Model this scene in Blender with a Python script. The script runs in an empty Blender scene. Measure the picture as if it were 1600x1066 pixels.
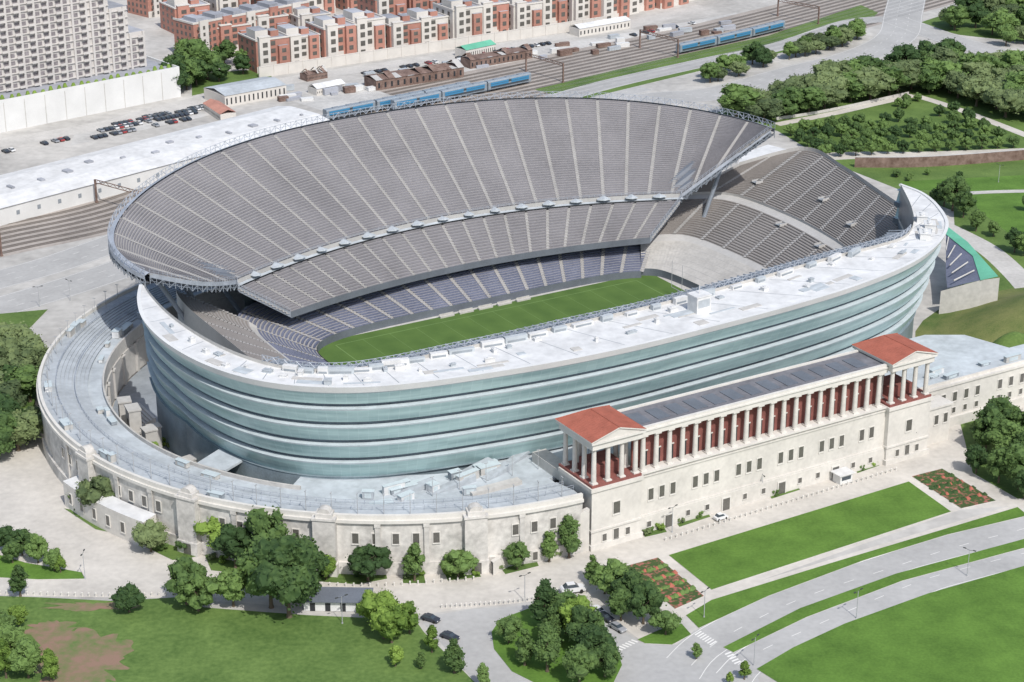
import bpy, bmesh, math, random
from mathutils import Vector, Matrix, noise
random.seed(7)
D=bpy.data
scene=bpy.context.scene
COL=scene.collection
# ------------------------------------------------------------------ survey
PIT=math.radians(22); CH=224.8; CY=-556.3; F=3061.0
def G(px,py,z=0.0):
    a=PIT+math.atan((py-533)/F)
    Y=(CH-z)/math.tan(a)+CY
    d=(CH-z)/math.sin(a)*math.cos(a-PIT)
    return ((px-800)/F*d, Y, z)
R31=math.radians(31); C31=math.cos(R31); S31=math.sin(R31)
def S(u,v,z=0.0): return (u*C31-v*S31,u*S31+v*C31,z)
def UV(p): return (p[0]*C31+p[1]*S31,-p[0]*S31+p[1]*C31,p[2])
def GU(px,py,z=0.0): return UV(G(px,py,z))
def lerp(a,b,w): return tuple(a[i]+(b[i]-a[i])*w for i in range(len(a)))
def cat(pts,n=8):
    out=[]
    P=[pts[0]]+list(pts)+[pts[-1]]
    for i in range(1,len(P)-2):
        p0,p1,p2,p3=P[i-1],P[i],P[i+1],P[i+2]
        for k in range(n):
            t=k/n
            out.append(tuple(0.5*((2*p1[j])+(-p0[j]+p2[j])*t+(2*p0[j]-5*p1[j]+4*p2[j]-p3[j])*t*t+(-p0[j]+3*p1[j]-3*p2[j]+p3[j])*t**3) for j in range(len(p1))))
    out.append(tuple(pts[-1]))
    return out
class Curve:
    def __init__(s,pts):
        s.p=[tuple(q) for q in pts]; s.c=[0]
        for a,b in zip(s.p,s.p[1:]): s.c.append(s.c[-1]+math.hypot(b[0]-a[0],b[1]-a[1]))
        s.L=s.c[-1]
    def __call__(s,t):
        t=min(max(t,0),1)*s.L
        lo,hi=0,len(s.c)-1
        while hi-lo>1:
            m=(lo+hi)//2
            if s.c[m]<=t: lo=m
            else: hi=m
        w=(t-s.c[lo])/max(s.c[hi]-s.c[lo],1e-9)
        return lerp(s.p[lo],s.p[hi],w)
# ------------------------------------------------------------------ materials
def newmat(name):
    m=D.materials.new(name); m.use_nodes=True
    nt=m.node_tree; return m,nt,nt.nodes['Principled BSDF']
def mat(name,col,rough=.85,var=.18,scale=.08,col2=None,fine=2.5,metal=0,spec=.3,objrand=0,lo=.45,hi=1.0):
    m,nt,b=newmat(name); N=nt.nodes; L=nt.links
    tc=N.new('ShaderNodeTexCoord')
    n1=N.new('ShaderNodeTexNoise'); n1.inputs['Scale'].default_value=scale; n1.inputs['Detail'].default_value=6; n1.inputs['Roughness'].default_value=.65
    n2=N.new('ShaderNodeTexNoise'); n2.inputs['Scale'].default_value=fine; n2.inputs['Detail'].default_value=4
    L.new(tc.outputs['Object'],n1.inputs['Vector']); L.new(tc.outputs['Object'],n2.inputs['Vector'])
    ad=N.new('ShaderNodeMath'); ad.operation='MULTIPLY_ADD'; ad.inputs[1].default_value=.45
    L.new(n2.outputs['Fac'],ad.inputs[0]); L.new(n1.outputs['Fac'],ad.inputs[2])
    mr=N.new('ShaderNodeMapRange'); mr.inputs[1].default_value=lo; mr.inputs[2].default_value=hi
    if objrand:
        oi=N.new('ShaderNodeObjectInfo'); a2=N.new('ShaderNodeMath'); a2.operation='MULTIPLY_ADD'; a2.inputs[1].default_value=objrand
        L.new(oi.outputs['Random'],a2.inputs[0]); L.new(ad.outputs[0],a2.inputs[2])
        a3=N.new('ShaderNodeMath'); a3.operation='SUBTRACT'; a3.inputs[1].default_value=objrand*.5
        L.new(a2.outputs[0],a3.inputs[0]); L.new(a3.outputs[0],mr.inputs[0])
    else: L.new(ad.outputs[0],mr.inputs[0])
    mx=N.new('ShaderNodeMix'); mx.data_type='RGBA'
    c1=tuple(c*(1-var) for c in col); c2=col2 if col2 else tuple(min(1,c*(1+var)) for c in col)
    mx.inputs[6].default_value=(*c1,1); mx.inputs[7].default_value=(*c2,1)
    L.new(mr.outputs[0],mx.inputs[0]); L.new(mx.outputs[2],b.inputs['Base Color'])
    b.inputs['Roughness'].default_value=rough; b.inputs['Metallic'].default_value=metal
    b.inputs['Specular IOR Level'].default_value=spec
    return m
M={}
M['ground']=mat('ground_mat',(.42,.405,.38),var=.34,scale=.03,fine=.3)
M['plaza']=mat('plaza_mat',(.51,.48,.435),var=.22,scale=.06,fine=.6)
M['gravel']=mat('gravel_mat',(.46,.45,.43),var=.3,scale=.05,fine=.5)
M['asphalt']=mat('asphalt_mat',(.38,.375,.365),var=.18,scale=.05,fine=.7)
M['paint']=mat('road_paint_mat',(.68,.67,.64),var=.1)
M['fline']=mat('field_line_mat',(.15,.24,.08),var=.2)
M['grass']=mat('grass_mat',(.075,.145,.030),var=.35,scale=.05,fine=1.2,col2=(.145,.22,.055))
M['lawn']=mat('lawn_mat',(.072,.155,.020),var=.3,scale=.09,fine=1.5,col2=(.125,.235,.038))
M['meadow']=mat('park_grass_mat',(.07,.145,.028),var=.35,scale=.05,fine=.8,col2=(.15,.23,.06))
M['dirt']=mat('dirt_mat',(.31,.20,.145),var=.2,scale=.12,fine=.5,col2=(.11,.17,.05),lo=.62,hi=.92)
M['ochre']=mat('dry_grass_mat',(.095,.16,.035),var=.3,scale=.05,col2=(.24,.23,.09),lo=.55,hi=1.05)
M['flower']=mat('flower_mat',(.07,.12,.035),var=.3,scale=.6,fine=1.3,col2=(.36,.13,.11),lo=.72,hi=.86)
M['stone']=mat('limestone_mat',(.57,.545,.505),var=.18,scale=.10,fine=.9)
M['stone2']=mat('weathered_stone_mat',(.52,.50,.47),var=.36,scale=.15,fine=.6)
M['trim']=mat('stone_trim_mat',(.59,.57,.53),var=.12,scale=.25)
M['conc']=mat('concrete_mat',(.42,.41,.395),var=.15,scale=.08,fine=.9)
M['concl']=mat('light_concrete_mat',(.46,.445,.42),var=.18,scale=.1,fine=.8)
M['bare']=mat('bare_terrace_mat',(.40,.385,.36),var=.25,scale=.12,fine=1.2)
M['aisle']=mat('aisle_concrete_mat',(.34,.33,.32),var=.14,scale=.1,fine=.8)
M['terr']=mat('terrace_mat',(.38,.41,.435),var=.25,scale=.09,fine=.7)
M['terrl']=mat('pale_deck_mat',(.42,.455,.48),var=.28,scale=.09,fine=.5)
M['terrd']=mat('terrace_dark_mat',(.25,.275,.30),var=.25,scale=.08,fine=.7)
M['seat']=mat('grey_seat_mat',(.19,.183,.193),var=.25,scale=.05,fine=1.2,rough=.6)
M['tread']=mat('tread_mat',(.30,.29,.285),var=.12,scale=.06)
M['seatb']=mat('blue_seat_mat',(.10,.115,.175),var=.3,scale=.05,fine=1.5,rough=.6,col2=(.19,.205,.275))
M['seatn']=mat('brown_grey_seat_mat',(.225,.205,.19),var=.22,scale=.05,fine=1.5,rough=.6)
M['steel']=mat('steel_mat',(.27,.30,.34),var=.25,scale=.2,rough=.45,metal=.2)
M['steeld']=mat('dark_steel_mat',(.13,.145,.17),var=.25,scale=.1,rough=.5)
M['silver']=mat('silver_rim_mat',(.38,.41,.46),var=.3,scale=.2,rough=.4,metal=.2)
M['canopy']=mat('canopy_mat',(.27,.29,.32),var=.2,scale=.3,rough=.6)
M['bandl']=mat('pale_band_mat',(.48,.54,.56),var=.15,scale=.3,rough=.5)
M['white']=mat('white_membrane_mat',(.61,.61,.605),var=.22,scale=.13,fine=.5,rough=.6)
M['whiteb']=mat('bright_white_mat',(.63,.63,.62),var=.1,scale=.1,rough=.5)
M['dark']=mat('dark_opening_mat',(.03,.032,.036),var=.2,scale=.2,rough=.5)
M['darkglass']=mat('dark_glass_mat',(.05,.065,.08),var=.3,scale=.15,rough=.15,spec=.6)
M['window']=mat('window_pane_mat',(.11,.105,.095),var=.3,scale=.6,rough=.25,spec=.5)
M['towerwin']=mat('tower_window_mat',(.22,.20,.21),var=.5,scale=.5,fine=.9,rough=.25,spec=.5)
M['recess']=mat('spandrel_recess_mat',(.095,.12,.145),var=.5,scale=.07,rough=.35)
M['basew']=mat('base_wall_mat',(.19,.235,.26),var=.35,scale=.15,rough=.4)
M['terra']=mat('terracotta_mat',(.34,.11,.075),var=.22,scale=.3,fine=2)
M['redwall']=mat('red_back_wall_mat',(.21,.08,.068),var=.35,scale=.3)
M['roofd']=mat('slate_roof_mat',(.16,.16,.175),var=.25,scale=.2,fine=.8)
M['brick']=mat('red_brick_mat',(.40,.20,.155),var=.2,scale=.2,fine=1.5,objrand=.3)
M['cream']=mat('cream_wall_mat',(.58,.55,.51),var=.1,scale=.2,objrand=.2)
M['greyroof']=mat('grey_roof_mat',(.32,.33,.36),var=.25,scale=.2,objrand=.4)
M['hrise']=mat('tower_concrete_mat',(.52,.495,.475),var=.1,scale=.08)
M['rust']=mat('rust_mat',(.14,.08,.06),var=.4,scale=.25,fine=.9,col2=(.28,.20,.17))
M['ballast']=mat('ballast_mat',(.33,.295,.265),var=.28,scale=.05,fine=.8)
M['track']=mat('track_sleeper_mat',(.17,.145,.125),var=.25,scale=.1,fine=2)
M['rail']=mat('rail_mat',(.45,.42,.38),var=.1,rough=.4,metal=.5)
M['blue']=mat('train_blue_mat',(.05,.21,.38),var=.15,rough=.5)
M['trains']=mat('train_silver_mat',(.27,.31,.35),var=.15,scale=.3,rough=.5,metal=.2)
M['teal']=mat('green_roof_mat',(.12,.38,.26),var=.2,scale=.1)
M['bark']=mat('bark_mat',(.11,.085,.06),var=.2,scale=1)
M['leafd']=mat('dark_foliage_mat',(.040,.085,.024),var=.3,scale=.5,fine=1.6,col2=(.115,.185,.05),rough=.8,objrand=.7)
M['leafl']=mat('light_foliage_mat',(.08,.15,.022),var=.3,scale=.5,fine=1.6,col2=(.20,.30,.055),rough=.8,objrand=.4)
M['leafw']=mat('grey_green_foliage_mat',(.06,.095,.038),var=.3,scale=.4,fine=1.2,col2=(.15,.195,.08),rough=.85,objrand=.5)
M['tyre']=mat('tyre_mat',(.02,.02,.02))
M['cardk']=mat('dark_car_paint_mat',(.03,.035,.05),rough=.3,var=.05,spec=.6)
M['carw']=mat('white_car_paint_mat',(.65,.65,.65),rough=.3,var=.04,spec=.6)
M['carr']=mat('red_car_paint_mat',(.3,.04,.04),rough=.3,var=.05,spec=.6)
M['carg']=mat('grey_car_paint_mat',(.28,.29,.31),rough=.3,var=.05,spec=.6)
M['pole']=mat('pole_mat',(.36,.37,.38),rough=.5)
M['poled']=mat('dark_pole_mat',(.05,.055,.05),rough=.5)

def panel_mat(name,c1,c2,line,rv=.16,lf=.3):
    m,nt,b=newmat(name); N=nt.nodes; L=nt.links
    uv=N.new('ShaderNodeUVMap'); sp=N.new('ShaderNodeSeparateXYZ'); L.new(uv.outputs[0],sp.inputs[0])
    fx=N.new('ShaderNodeMath'); fx.operation='FLOOR'; L.new(sp.outputs[0],fx.inputs[0])
    fy=N.new('ShaderNodeMath'); fy.operation='FLOOR'; L.new(sp.outputs[1],fy.inputs[0])
    cb=N.new('ShaderNodeCombineXYZ'); L.new(fx.outputs[0],cb.inputs[0]); L.new(fy.outputs[0],cb.inputs[1])
    wn=N.new('ShaderNodeTexWhiteNoise'); wn.noise_dimensions='2D'; L.new(cb.outputs[0],wn.inputs['Vector'])
    mp=N.new('ShaderNodeMapping'); mp.inputs['Scale'].default_value=(.045,.55,1) ; L.new(uv.outputs[0],mp.inputs[0])
    ns=N.new('ShaderNodeTexNoise'); ns.inputs['Scale'].default_value=1.6; ns.inputs['Detail'].default_value=7; ns.inputs['Roughness'].default_value=.6  # lengthwise stretched noise paints uneven reflections into the glass colour
    L.new(mp.outputs[0],ns.inputs['Vector'])
    ad=N.new('ShaderNodeMath'); ad.operation='MULTIPLY_ADD'; ad.inputs[1].default_value=rv; L.new(wn.outputs['Value'],ad.inputs[0]); L.new(ns.outputs['Fac'],ad.inputs[2])
    mr=N.new('ShaderNodeMapRange'); mr.inputs[1].default_value=.38; mr.inputs[2].default_value=.72; L.new(ad.outputs[0],mr.inputs[0])
    mx=N.new('ShaderNodeMix'); mx.data_type='RGBA'; mx.inputs[6].default_value=(*c1,1); mx.inputs[7].default_value=(*c2,1); L.new(mr.outputs[0],mx.inputs[0])
    fr=N.new('ShaderNodeMath'); fr.operation='FRACT'; L.new(sp.outputs[0],fr.inputs[0])
    lt=N.new('ShaderNodeMath'); lt.operation='LESS_THAN'; lt.inputs[1].default_value=.06; L.new(fr.outputs[0],lt.inputs[0])
    m2=N.new('ShaderNodeMath'); m2.operation='MULTIPLY'; m2.inputs[1].default_value=lf; L.new(lt.outputs[0],m2.inputs[0])
    mx2=N.new('ShaderNodeMix'); mx2.data_type='RGBA'; L.new(m2.outputs[0],mx2.inputs[0]); L.new(mx.outputs[2],mx2.inputs[6]); mx2.inputs[7].default_value=(*line,1)
    L.new(mx2.outputs[2],b.inputs['Base Color']); b.inputs['Roughness'].default_value=.3; b.inputs['Specular IOR Level'].default_value=.55
    return m
M['glass']=panel_mat('aqua_glass_mat',(.25,.37,.38),(.46,.62,.61),(.6,.70,.70),.06,.2)
M['glassin']=panel_mat('suite_glass_mat',(.06,.08,.10),(.16,.20,.24),(.4,.42,.44))
def field_mat():
    m,nt,b=newmat('turf_mat'); N=nt.nodes; L=nt.links
    tc=N.new('ShaderNodeTexCoord'); w=N.new('ShaderNodeTexWave'); w.wave_type='BANDS'; w.bands_direction='X'; w.inputs['Scale'].default_value=.0345; w.inputs['Distortion'].default_value=0
    L.new(tc.outputs['Object'],w.inputs[0])
    n=N.new('ShaderNodeTexNoise'); n.inputs['Scale'].default_value=.15; n.inputs['Detail'].default_value=6; L.new(tc.outputs['Object'],n.inputs['Vector'])
    a=N.new('ShaderNodeMath'); a.operation='MULTIPLY_ADD'; a.inputs[1].default_value=.2; L.new(w.outputs['Fac'],a.inputs[0]); L.new(n.outputs['Fac'],a.inputs[2])
    mx=N.new('ShaderNodeMix'); mx.data_type='RGBA'; mx.inputs[6].default_value=(.04,.09,.012,1); mx.inputs[7].default_value=(.09,.16,.03,1)
    L.new(a.outputs[0],mx.inputs[0]); L.new(mx.outputs[2],b.inputs['Base Color']); b.inputs['Roughness'].default_value=.9
    return m
M['turf']=field_mat()
# ------------------------------------------------------------------ mesh builder
class MB:
    def __init__(s): s.V=[];s.F=[];s.M=[];s.U=[]
    def v(s,x,y,z): s.V.append((x,y,z)); return len(s.V)-1
    def f(s,ids,m=0,uv=None): s.F.append(tuple(ids)); s.M.append(m); s.U.append(uv)
    def poly(s,pts,m=0,uv=None): s.f([s.v(*p) for p in pts],m,uv)
    def hexa(s,b,t,m=0,mt=None):
        i=[s.v(*p) for p in b]+[s.v(*p) for p in t]
        s.f((i[3],i[2],i[1],i[0]),m); s.f((i[4],i[5],i[6],i[7]),m if mt is None else mt)
        for k in range(4): s.f((i[k],i[(k+1)%4],i[4+(k+1)%4],i[4+k]),m)
    def box(s,x0,y0,z0,x1,y1,z1,m=0,mt=None):
        c=[(x0,y0),(x1,y0),(x1,y1),(x0,y1)]
        s.hexa([(a,b,z0) for a,b in c],[(a,b,z1) for a,b in c],m,mt)
    def obox(s,cx,cy,z0,z1,l,w,ang,m=0,mt=None):
        ca,sa=math.cos(ang),math.sin(ang); c=[]
        for a,b in((-l/2,-w/2),(l/2,-w/2),(l/2,w/2),(-l/2,w/2)): c.append((cx+a*ca-b*sa,cy+a*sa+b*ca))
        s.hexa([(a,b,z0) for a,b in c],[(a,b,z1) for a,b in c],m,mt)
    def prism(s,pts,z0,z1,m=0,mt=None):
        n=len(pts); a=[s.v(p[0],p[1],z0) for p in pts]; b=[s.v(p[0],p[1],z1) for p in pts]
        s.f(b,m if mt is None else mt)
        for k in range(n): s.f((a[k],a[(k+1)%n],b[(k+1)%n],b[k]),m)
    def cyl(s,x,y,z0,z1,r0,r1=None,n=10,m=0,cap=True):
        if r1 is None: r1=r0
        a=[s.v(x+r0*math.cos(6.28319*k/n),y+r0*math.sin(6.28319*k/n),z0) for k in range(n)]
        b=[s.v(x+r1*math.cos(6.28319*k/n),y+r1*math.sin(6.28319*k/n),z1) for k in range(n)]
        for k in range(n): s.f((a[k],a[(k+1)%n],b[(k+1)%n],b[k]),m)
        if cap: s.f(b,m)
    def tube(s,p,q,r,r2=None,n=5,m=0):
        if r2 is None: r2=r
        p=Vector(p);q=Vector(q);d=(q-p)
        if d.length<1e-6: return
        d.normalize(); x=d.orthogonal().normalized(); y=d.cross(x)
        a=[];b=[]
        for k in range(n):
            c,t=math.cos(6.28319*k/n),math.sin(6.28319*k/n)
            a.append(s.v(*(p+x*c*r+y*t*r))); b.append(s.v(*(q+x*c*r2+y*t*r2)))
        for k in range(n): s.f((a[k],a[(k+1)%n],b[(k+1)%n],b[k]),m)
        s.f(b,m); s.f(a[::-1],m)
    def strip(s,A,B,m=0,uvs=None):
        a=[s.v(*p) for p in A]; b=[s.v(*p) for p in B]
        for k in range(len(a)-1):
            uv=None
            if uvs: u0,u1,v0,v1=uvs[k],uvs[k+1],uvs[-2],uvs[-1]; uv=[(u0,v0),(u1,v0),(u1,v1),(u0,v1)]
            s.f((a[k],a[k+1],b[k+1],b[k]),m,uv)
    def mesh(s,name,mats):
        me=D.meshes.new(name); me.from_pydata(s.V,[],s.F)
        for k in mats: me.materials.append(M[k])
        me.polygons.foreach_set('material_index',s.M)
        if any(u for u in s.U):
            l=me.uv_layers.new(name='UVMap')
            for p in me.polygons:
                u=s.U[p.index]
                if u:
                    for j,li in enumerate(p.loop_indices): l.data[li].uv=u[j]
        me.update(); return me
    def obj(s,name,mats,parent=None,**kw): return mkobj(name,s.mesh(name,mats),parent,**kw)
def mkobj(name,me,parent=None,loc=None,rot=None,label=None,category=None,kind=None,group=None,scale=None):
    o=D.objects.new(name,me); COL.objects.link(o)
    if parent: o.parent=parent
    if loc: o.location=loc
    if rot is not None: o.rotation_euler=(0,0,rot)
    if scale: o.scale=scale
    if label: o['label']=label
    if category: o['category']=category
    if kind: o['kind']=kind
    if group: o['group']=group
    return o
def top(name,label,category,loc=(0,0,0),rot=0,group=None,scale=None):
    return mkobj(name,None,None,loc,rot,label,category,None,group,scale)
class Kind:
    def __init__(s,name,label,category,group,parts): s.n,s.l,s.c,s.g,s.p=name,label,category,group,parts
    def put(s,loc,rot=0,scale=(1,1,1),label=None):
        e=top(s.n,label or s.l,s.c,loc,rot,s.g,scale)
        for q in s.p:
            mkobj(q[0],q[1],e,q[2] if len(q)>2 else None)
        return e
def struct(name,mb,mats,label,cat,uvrot=False):
    return mb.obj(name,mats,None,rot=R31 if uvrot else None,label=label,category=cat,kind='structure')
def sheet(name,pts,z,mats,label,cat,slab=False):
    mb=MB()
    if slab: mb.prism([(p[0],p[1]) for p in pts],0,z,1,0)
    else: mb.poly([(p[0],p[1],z) for p in pts])
    return struct(name,mb,mats if slab else mats[:1],label,cat)
def offs(pts,o):
    out=[]
    for i,p in enumerate(pts):
        a=pts[max(i-1,0)]; b=pts[min(i+1,len(pts)-1)]
        dx,dy=b[0]-a[0],b[1]-a[1]; l=math.hypot(dx,dy) or 1
        out.append((p[0]-dy/l*o,p[1]+dx/l*o))
    return out
def ribbon(mb,pts,w,z,m=0,o=0):
    A=offs(pts,o+w/2); B=offs(pts,o-w/2)
    mb.strip([(p[0],p[1],z) for p in B],[(p[0],p[1],z) for p in A],m)
def dashes(mb,pts,w,z,o,dl,gap,m=0):
    c=Curve([(p[0],p[1],0) for p in offs(pts,o)]); s=0
    while s+dl<c.L:
        a=c(s/c.L);b=c((s+dl)/c.L); ribbon(mb,[a[:2],b[:2]],w,z,m); s+=dl+gap
def pxs(l,z=0,n=6): return [p[:2] for p in cat([G(x,y,z) for x,y in l],n)]
# ------------------------------------------------------------------ world, sun, camera
w=D.worlds.new('World'); scene.world=w; w.use_nodes=True
nt=w.node_tree; bg=nt.nodes['Background']
sky=nt.nodes.new('ShaderNodeTexSky'); sky.sky_type='NISHITA'; sky.sun_disc=False
el=math.radians(50); hx,hy=.42,-.907
sky.sun_elevation=el; sky.sun_rotation=math.atan2(hx,hy); sky.air_density=1.2; sky.dust_density=2.0
nt.links.new(sky.outputs[0],bg.inputs[0]); bg.inputs[1].default_value=.15
sl=D.lights.new('sun','SUN'); sl.energy=3.75; sl.angle=math.radians(.6); sl.color=(1,.97,.925)
so=D.objects.new('sun',sl); COL.objects.link(so)
sd=Vector((hx*math.cos(el),hy*math.cos(el),math.sin(el))); so.rotation_euler=sd.to_track_quat('Z','Y').to_euler(); so.location=(0,0,300)
cam=D.cameras.new('camera'); co=D.objects.new('camera',cam); COL.objects.link(co)
cam.sensor_width=36; cam.lens=36*F/1600; cam.clip_end=20000; cam.clip_start=1
co.location=(0,CY,CH); co.rotation_euler=(math.radians(68),0,0); scene.camera=co
scene.view_settings.view_transform='Standard'; scene.view_settings.look='None'; scene.view_settings.exposure=0
# ------------------------------------------------------------------ ground
mb=MB(); n=12
for i in range(n):
    for j in range(n):
        x0=-4000+8000*i/n; y0=-3000+9000*j/n
        mb.poly([(x0,y0,0),(x0+8000/n,y0,0),(x0+8000/n,y0+750,0),(x0,y0+750,0)])
struct('ground',mb,['ground'],'pale grey gravel and concrete ground around the stadium','ground')
sheet('plaza_pavement',[G(*p) for p in [(-200,760),(-60,560),(60,560),(300,600),(900,600),(1400,560),(1560,600),(1700,640),(1700,760),(1590,790),(1500,797),(1110,935),(1060,965),(1000,1000),(900,925),(830,940),(640,962),(560,955),(270,935),(60,932),(-200,925)]],.010,['plaza'],'light beige concrete plaza beside the stadium','pavement')
def lawn(px,label,z=.12,m='lawn',name='lawn'): sheet(name,[G(*p) for p in px],z,[m,'concl'],label,'lawn',True)
lawn([(-200,926),(60,934),(180,940),(275,934),(320,950),(480,962),(570,966),(648,968),(662,988),(705,1030),(750,1075),(780,1110),(-200,1110)],'broad park lawn with a worn brown patch',m='meadow')
lawn([(768,988),(782,968),(830,950),(905,952),(935,970),(960,1000),(972,1040),(955,1075),(860,1080),(800,1050),(772,1015)],'planted traffic island with trees')
lawn([(1045,868),(1420,753),(1486,800),(1112,922)],'mown rectangular lawn beside the plaza')
lawn([(1072,962),(1112,938),(1300,880),(1590,793),(1606,806),(1480,836),(1350,876),(1200,932),(1092,982)],'long curved strip lawn beside the road')
lawn([(1130,1012),(1250,951),(1400,897),(1640,832),(1640,846),(1410,908),(1260,965),(1146,1020)],'narrow grass median between two roads')
lawn([(1182,1046),(1240,1012),(1320,975),(1450,928),(1680,862),(1700,1120),(1300,1120)],'large open green lawn beyond the kerb')
lawn([(996,1000),(1030,985),(1065,975),(1080,992),(1050,1008),(1008,1006)],'small corner grass bed with a tree')
lawn([(0,868),(40,880),(128,895),(132,905),(60,906),(-60,900),(-60,860)],'low hedge bed beside the plaza path')
lawn([(100,795),(190,812),(170,832),(150,828)],'triangular planting bed at the wall foot',m='grass')
lawn([(195,840),(225,822),(300,835),(310,870),(270,876)],'triangular planting bed at the wall foot',m='grass')
lawn([(320,868),(380,872),(600,880),(605,905),(560,914),(480,908),(330,892)],'planting bed at the foot of the curved wall',m='grass')
lawn([(628,888),(660,885),(665,912),(630,912)],'small square planting bed at the wall',m='grass')
lawn([(690,888),(740,882),(752,902),(700,908)],'small square planting bed at the wall',m='grass')
lawn([(776,880),(835,870),(842,885),(790,898)],'small square planting bed at the wall',m='grass')
for a in ([(1003,830),(1036,822),(1042,832),(1008,840)],[(1055,815),(1105,800),(1110,808),(1062,824)],[(1200,772),(1245,758),(1250,766),(1206,780)],[(1335,732),(1368,722),(1374,728),(1340,740)]):
    lawn(a,'small planting bed against the colonnade base',m='grass')
lawn([(-100,500),(75,484),(40,520),(0,545),(-100,560)],'grass verge beside the highway',m='grass')
lawn([(-100,545),(55,540),(60,600),(45,690),(-100,720)],'wooded verge below the curved wall',m='grass')
lawn([(1500,660),(1620,640),(1700,700),(1700,780),(1590,780),(1520,740)],'shaded grass beneath big trees',m='grass')
def bedq(px,label):
    sheet('flower_bed',[G(*p) for p in px],.14,['flower','concl'],label,'flower bed',True)
    mb=MB(); c_=[G(*p) for p in px]
    for j in range(1,5):
        a=lerp(c_[0],c_[3],j/5);b=lerp(c_[1],c_[2],j/5)
        for i in range(14):
            p=lerp(a,b,(i+.5)/14); mb.cyl(p[0]+random.uniform(-.2,.2),p[1]+random.uniform(-.2,.2),.14,random.uniform(.4,.9),random.uniform(.5,1.0),.2,7,m=0 if (i+j)%5 else 1)
    mb.obj('clipped_planting',['leafd','terra'],None,label='low clipped shrubs and flowers in the bed',category='plants',kind='stuff')
bedq([(975,886),(1028,872),(1100,932),(1055,952)],'red and green flower bed set in paving')
bedq([(1425,745),(1472,733),(1556,783),(1502,795)],'red and green flower bed set in paving')
BZ=[.126]
def blob(cx,cy,rx,ry,seed,mat_='dirt',name='bare_soil'):
    BZ[0]+=.005; pts=[]
    for k in range(90):
        a=6.28319*k/90; r=1+.5*noise.noise(Vector((math.cos(a)*1.5+seed,math.sin(a)*1.5,seed)))+.4*noise.noise(Vector((math.cos(a)*5,math.sin(a)*5,seed)))+.15*noise.noise(Vector((math.cos(a)*16,math.sin(a)*16,seed)))
        pts.append(G(cx+rx*r*math.cos(a),cy+ry*r*math.sin(a)))
    sheet(name,pts,BZ[0],[mat_],'worn brown bare soil in the grass','bare soil')
blob(125,1035,80,46,1.2); blob(80,985,40,12,4.2); blob(150,948,75,6,7.7)
lawn([(835,140),(1010,98),(1200,56),(1345,8),(1372,20),(1340,52),(1200,88),(1090,112),(900,158)],'grass bank along the railway',z=.05,m='grass')
lawn([(1110,180),(1230,140),(1330,112),(1450,82),(1600,96),(1800,130),(1800,520),(1600,545),(1500,560),(1475,558),(1500,480),(1490,330),(1300,255),(1215,205)],'park land with lawns and groves',z=.05,m='grass')
lawn([(1430,38),(1520,8),(1600,-12),(1800,-10),(1800,60),(1600,66),(1500,55)],'wooded park edge beside the junction',z=.05,m='grass')
lawn([(300,150),(300,115),(420,108),(425,122)],'grass patch beneath trees near houses',z=.05,m='grass')
lawn([(1515,305),(1640,300),(1640,372),(1585,372),(1530,330)],'bright open lawn beside a curved path',z=.08)
lawn([(1405,284),(1640,272),(1640,294),(1505,300),(1430,298)],'bright lawn strip below the retaining wall',z=.08)
def road(px,w,label,lines=(),dash=(),z=.014,mat_='asphalt',name='road'):
    pts=pxs(px); mb=MB(); ribbon(mb,pts,w,z)
    struct(name,mb,[mat_],label,name)
    if lines or dash:
        mb=MB()
        for o in lines: ribbon(mb,pts,.18,z+.008,0,o)
        for o in dash: dashes(mb,pts,.16,z+.008,o,3,6)
        struct('road_marking',mb,['paint'],'thin white painted lane lines on the road','road marking')
road([(1080,1040),(1128,998),(1250,936),(1400,885),(1500,853),(1700,800)],13,'two lane pale asphalt road curving past the lawn',(-6,6),(0,))
road([(1130,1070),(1165,1030),(1280,975),(1420,915),(1500,890),(1700,840)],12,'two lane pale asphalt road beside the open lawn',(-5.4,5.4),(0,),z=.018)
sheet('road_junction',[G(*p) for p in [(655,966),(735,952),(800,948),(862,940),(905,935),(940,958),(1000,1004),(1060,1008),(1085,985),(1130,1012),(1180,1044),(1200,1110),(780,1110)]],.012,['asphalt'],'pale asphalt road junction beside the plaza','road')
road([(1050,968),(1100,942),(1300,880),(1600,790),(1680,768)],3.2,'narrow concrete footpath between the lawns',z=.016,mat_='plaza',name='footpath')
road([(-100,462),(60,420),(172,382),(400,300),(700,220),(860,168),(1000,135)],17,'wide pale concrete highway carriageway',(-8,8),(-2.7,2.7))
road([(-100,508),(60,462),(175,425),(400,345),(700,262),(1000,170)],17,'wide pale concrete highway carriageway',(-8,8),(-2.7,2.7))
road([(900,182),(1010,156),(1120,146),(1240,114),(1340,88),(1400,58),(1412,20),(1425,-40)],20,'wide pale road curving to a junction',(-9.5,9.5),(-3,3),z=.07)
road([(830,166),(950,132),(1090,100),(1220,72),(1330,36),(1395,30)],13,'pale slip road beside the railway bank',(-6,6),(0,),z=.066)
road([(1395,30),(1480,60),(1560,84),(1660,108)],18,'pale road leading away from the junction',(-8,8),(0,),z=.074)
road([(1213,195),(1300,178),(1370,162),(1428,149)],5,'pale straight garden path',z=.08,mat_='plaza',name='footpath')
road([(1428,149),(1500,172),(1640,226)],5,'pale garden path beside tree rows',z=.084,mat_='plaza',name='footpath')
road([(1190,250),(1260,247),(1340,243),(1450,243),(1640,236)],10,'pale curved park drive',z=.078,mat_='plaza',name='park_drive')
road([(1470,352),(1540,388),(1590,432),(1630,480)],9,'pale concrete ramp path',z=.082,mat_='concl',name='footpath')
road([(1500,303),(1560,300),(1660,298)],3.5,'thin pale footpath on lawn',z=.10,mat_='concl',name='footpath')
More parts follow.
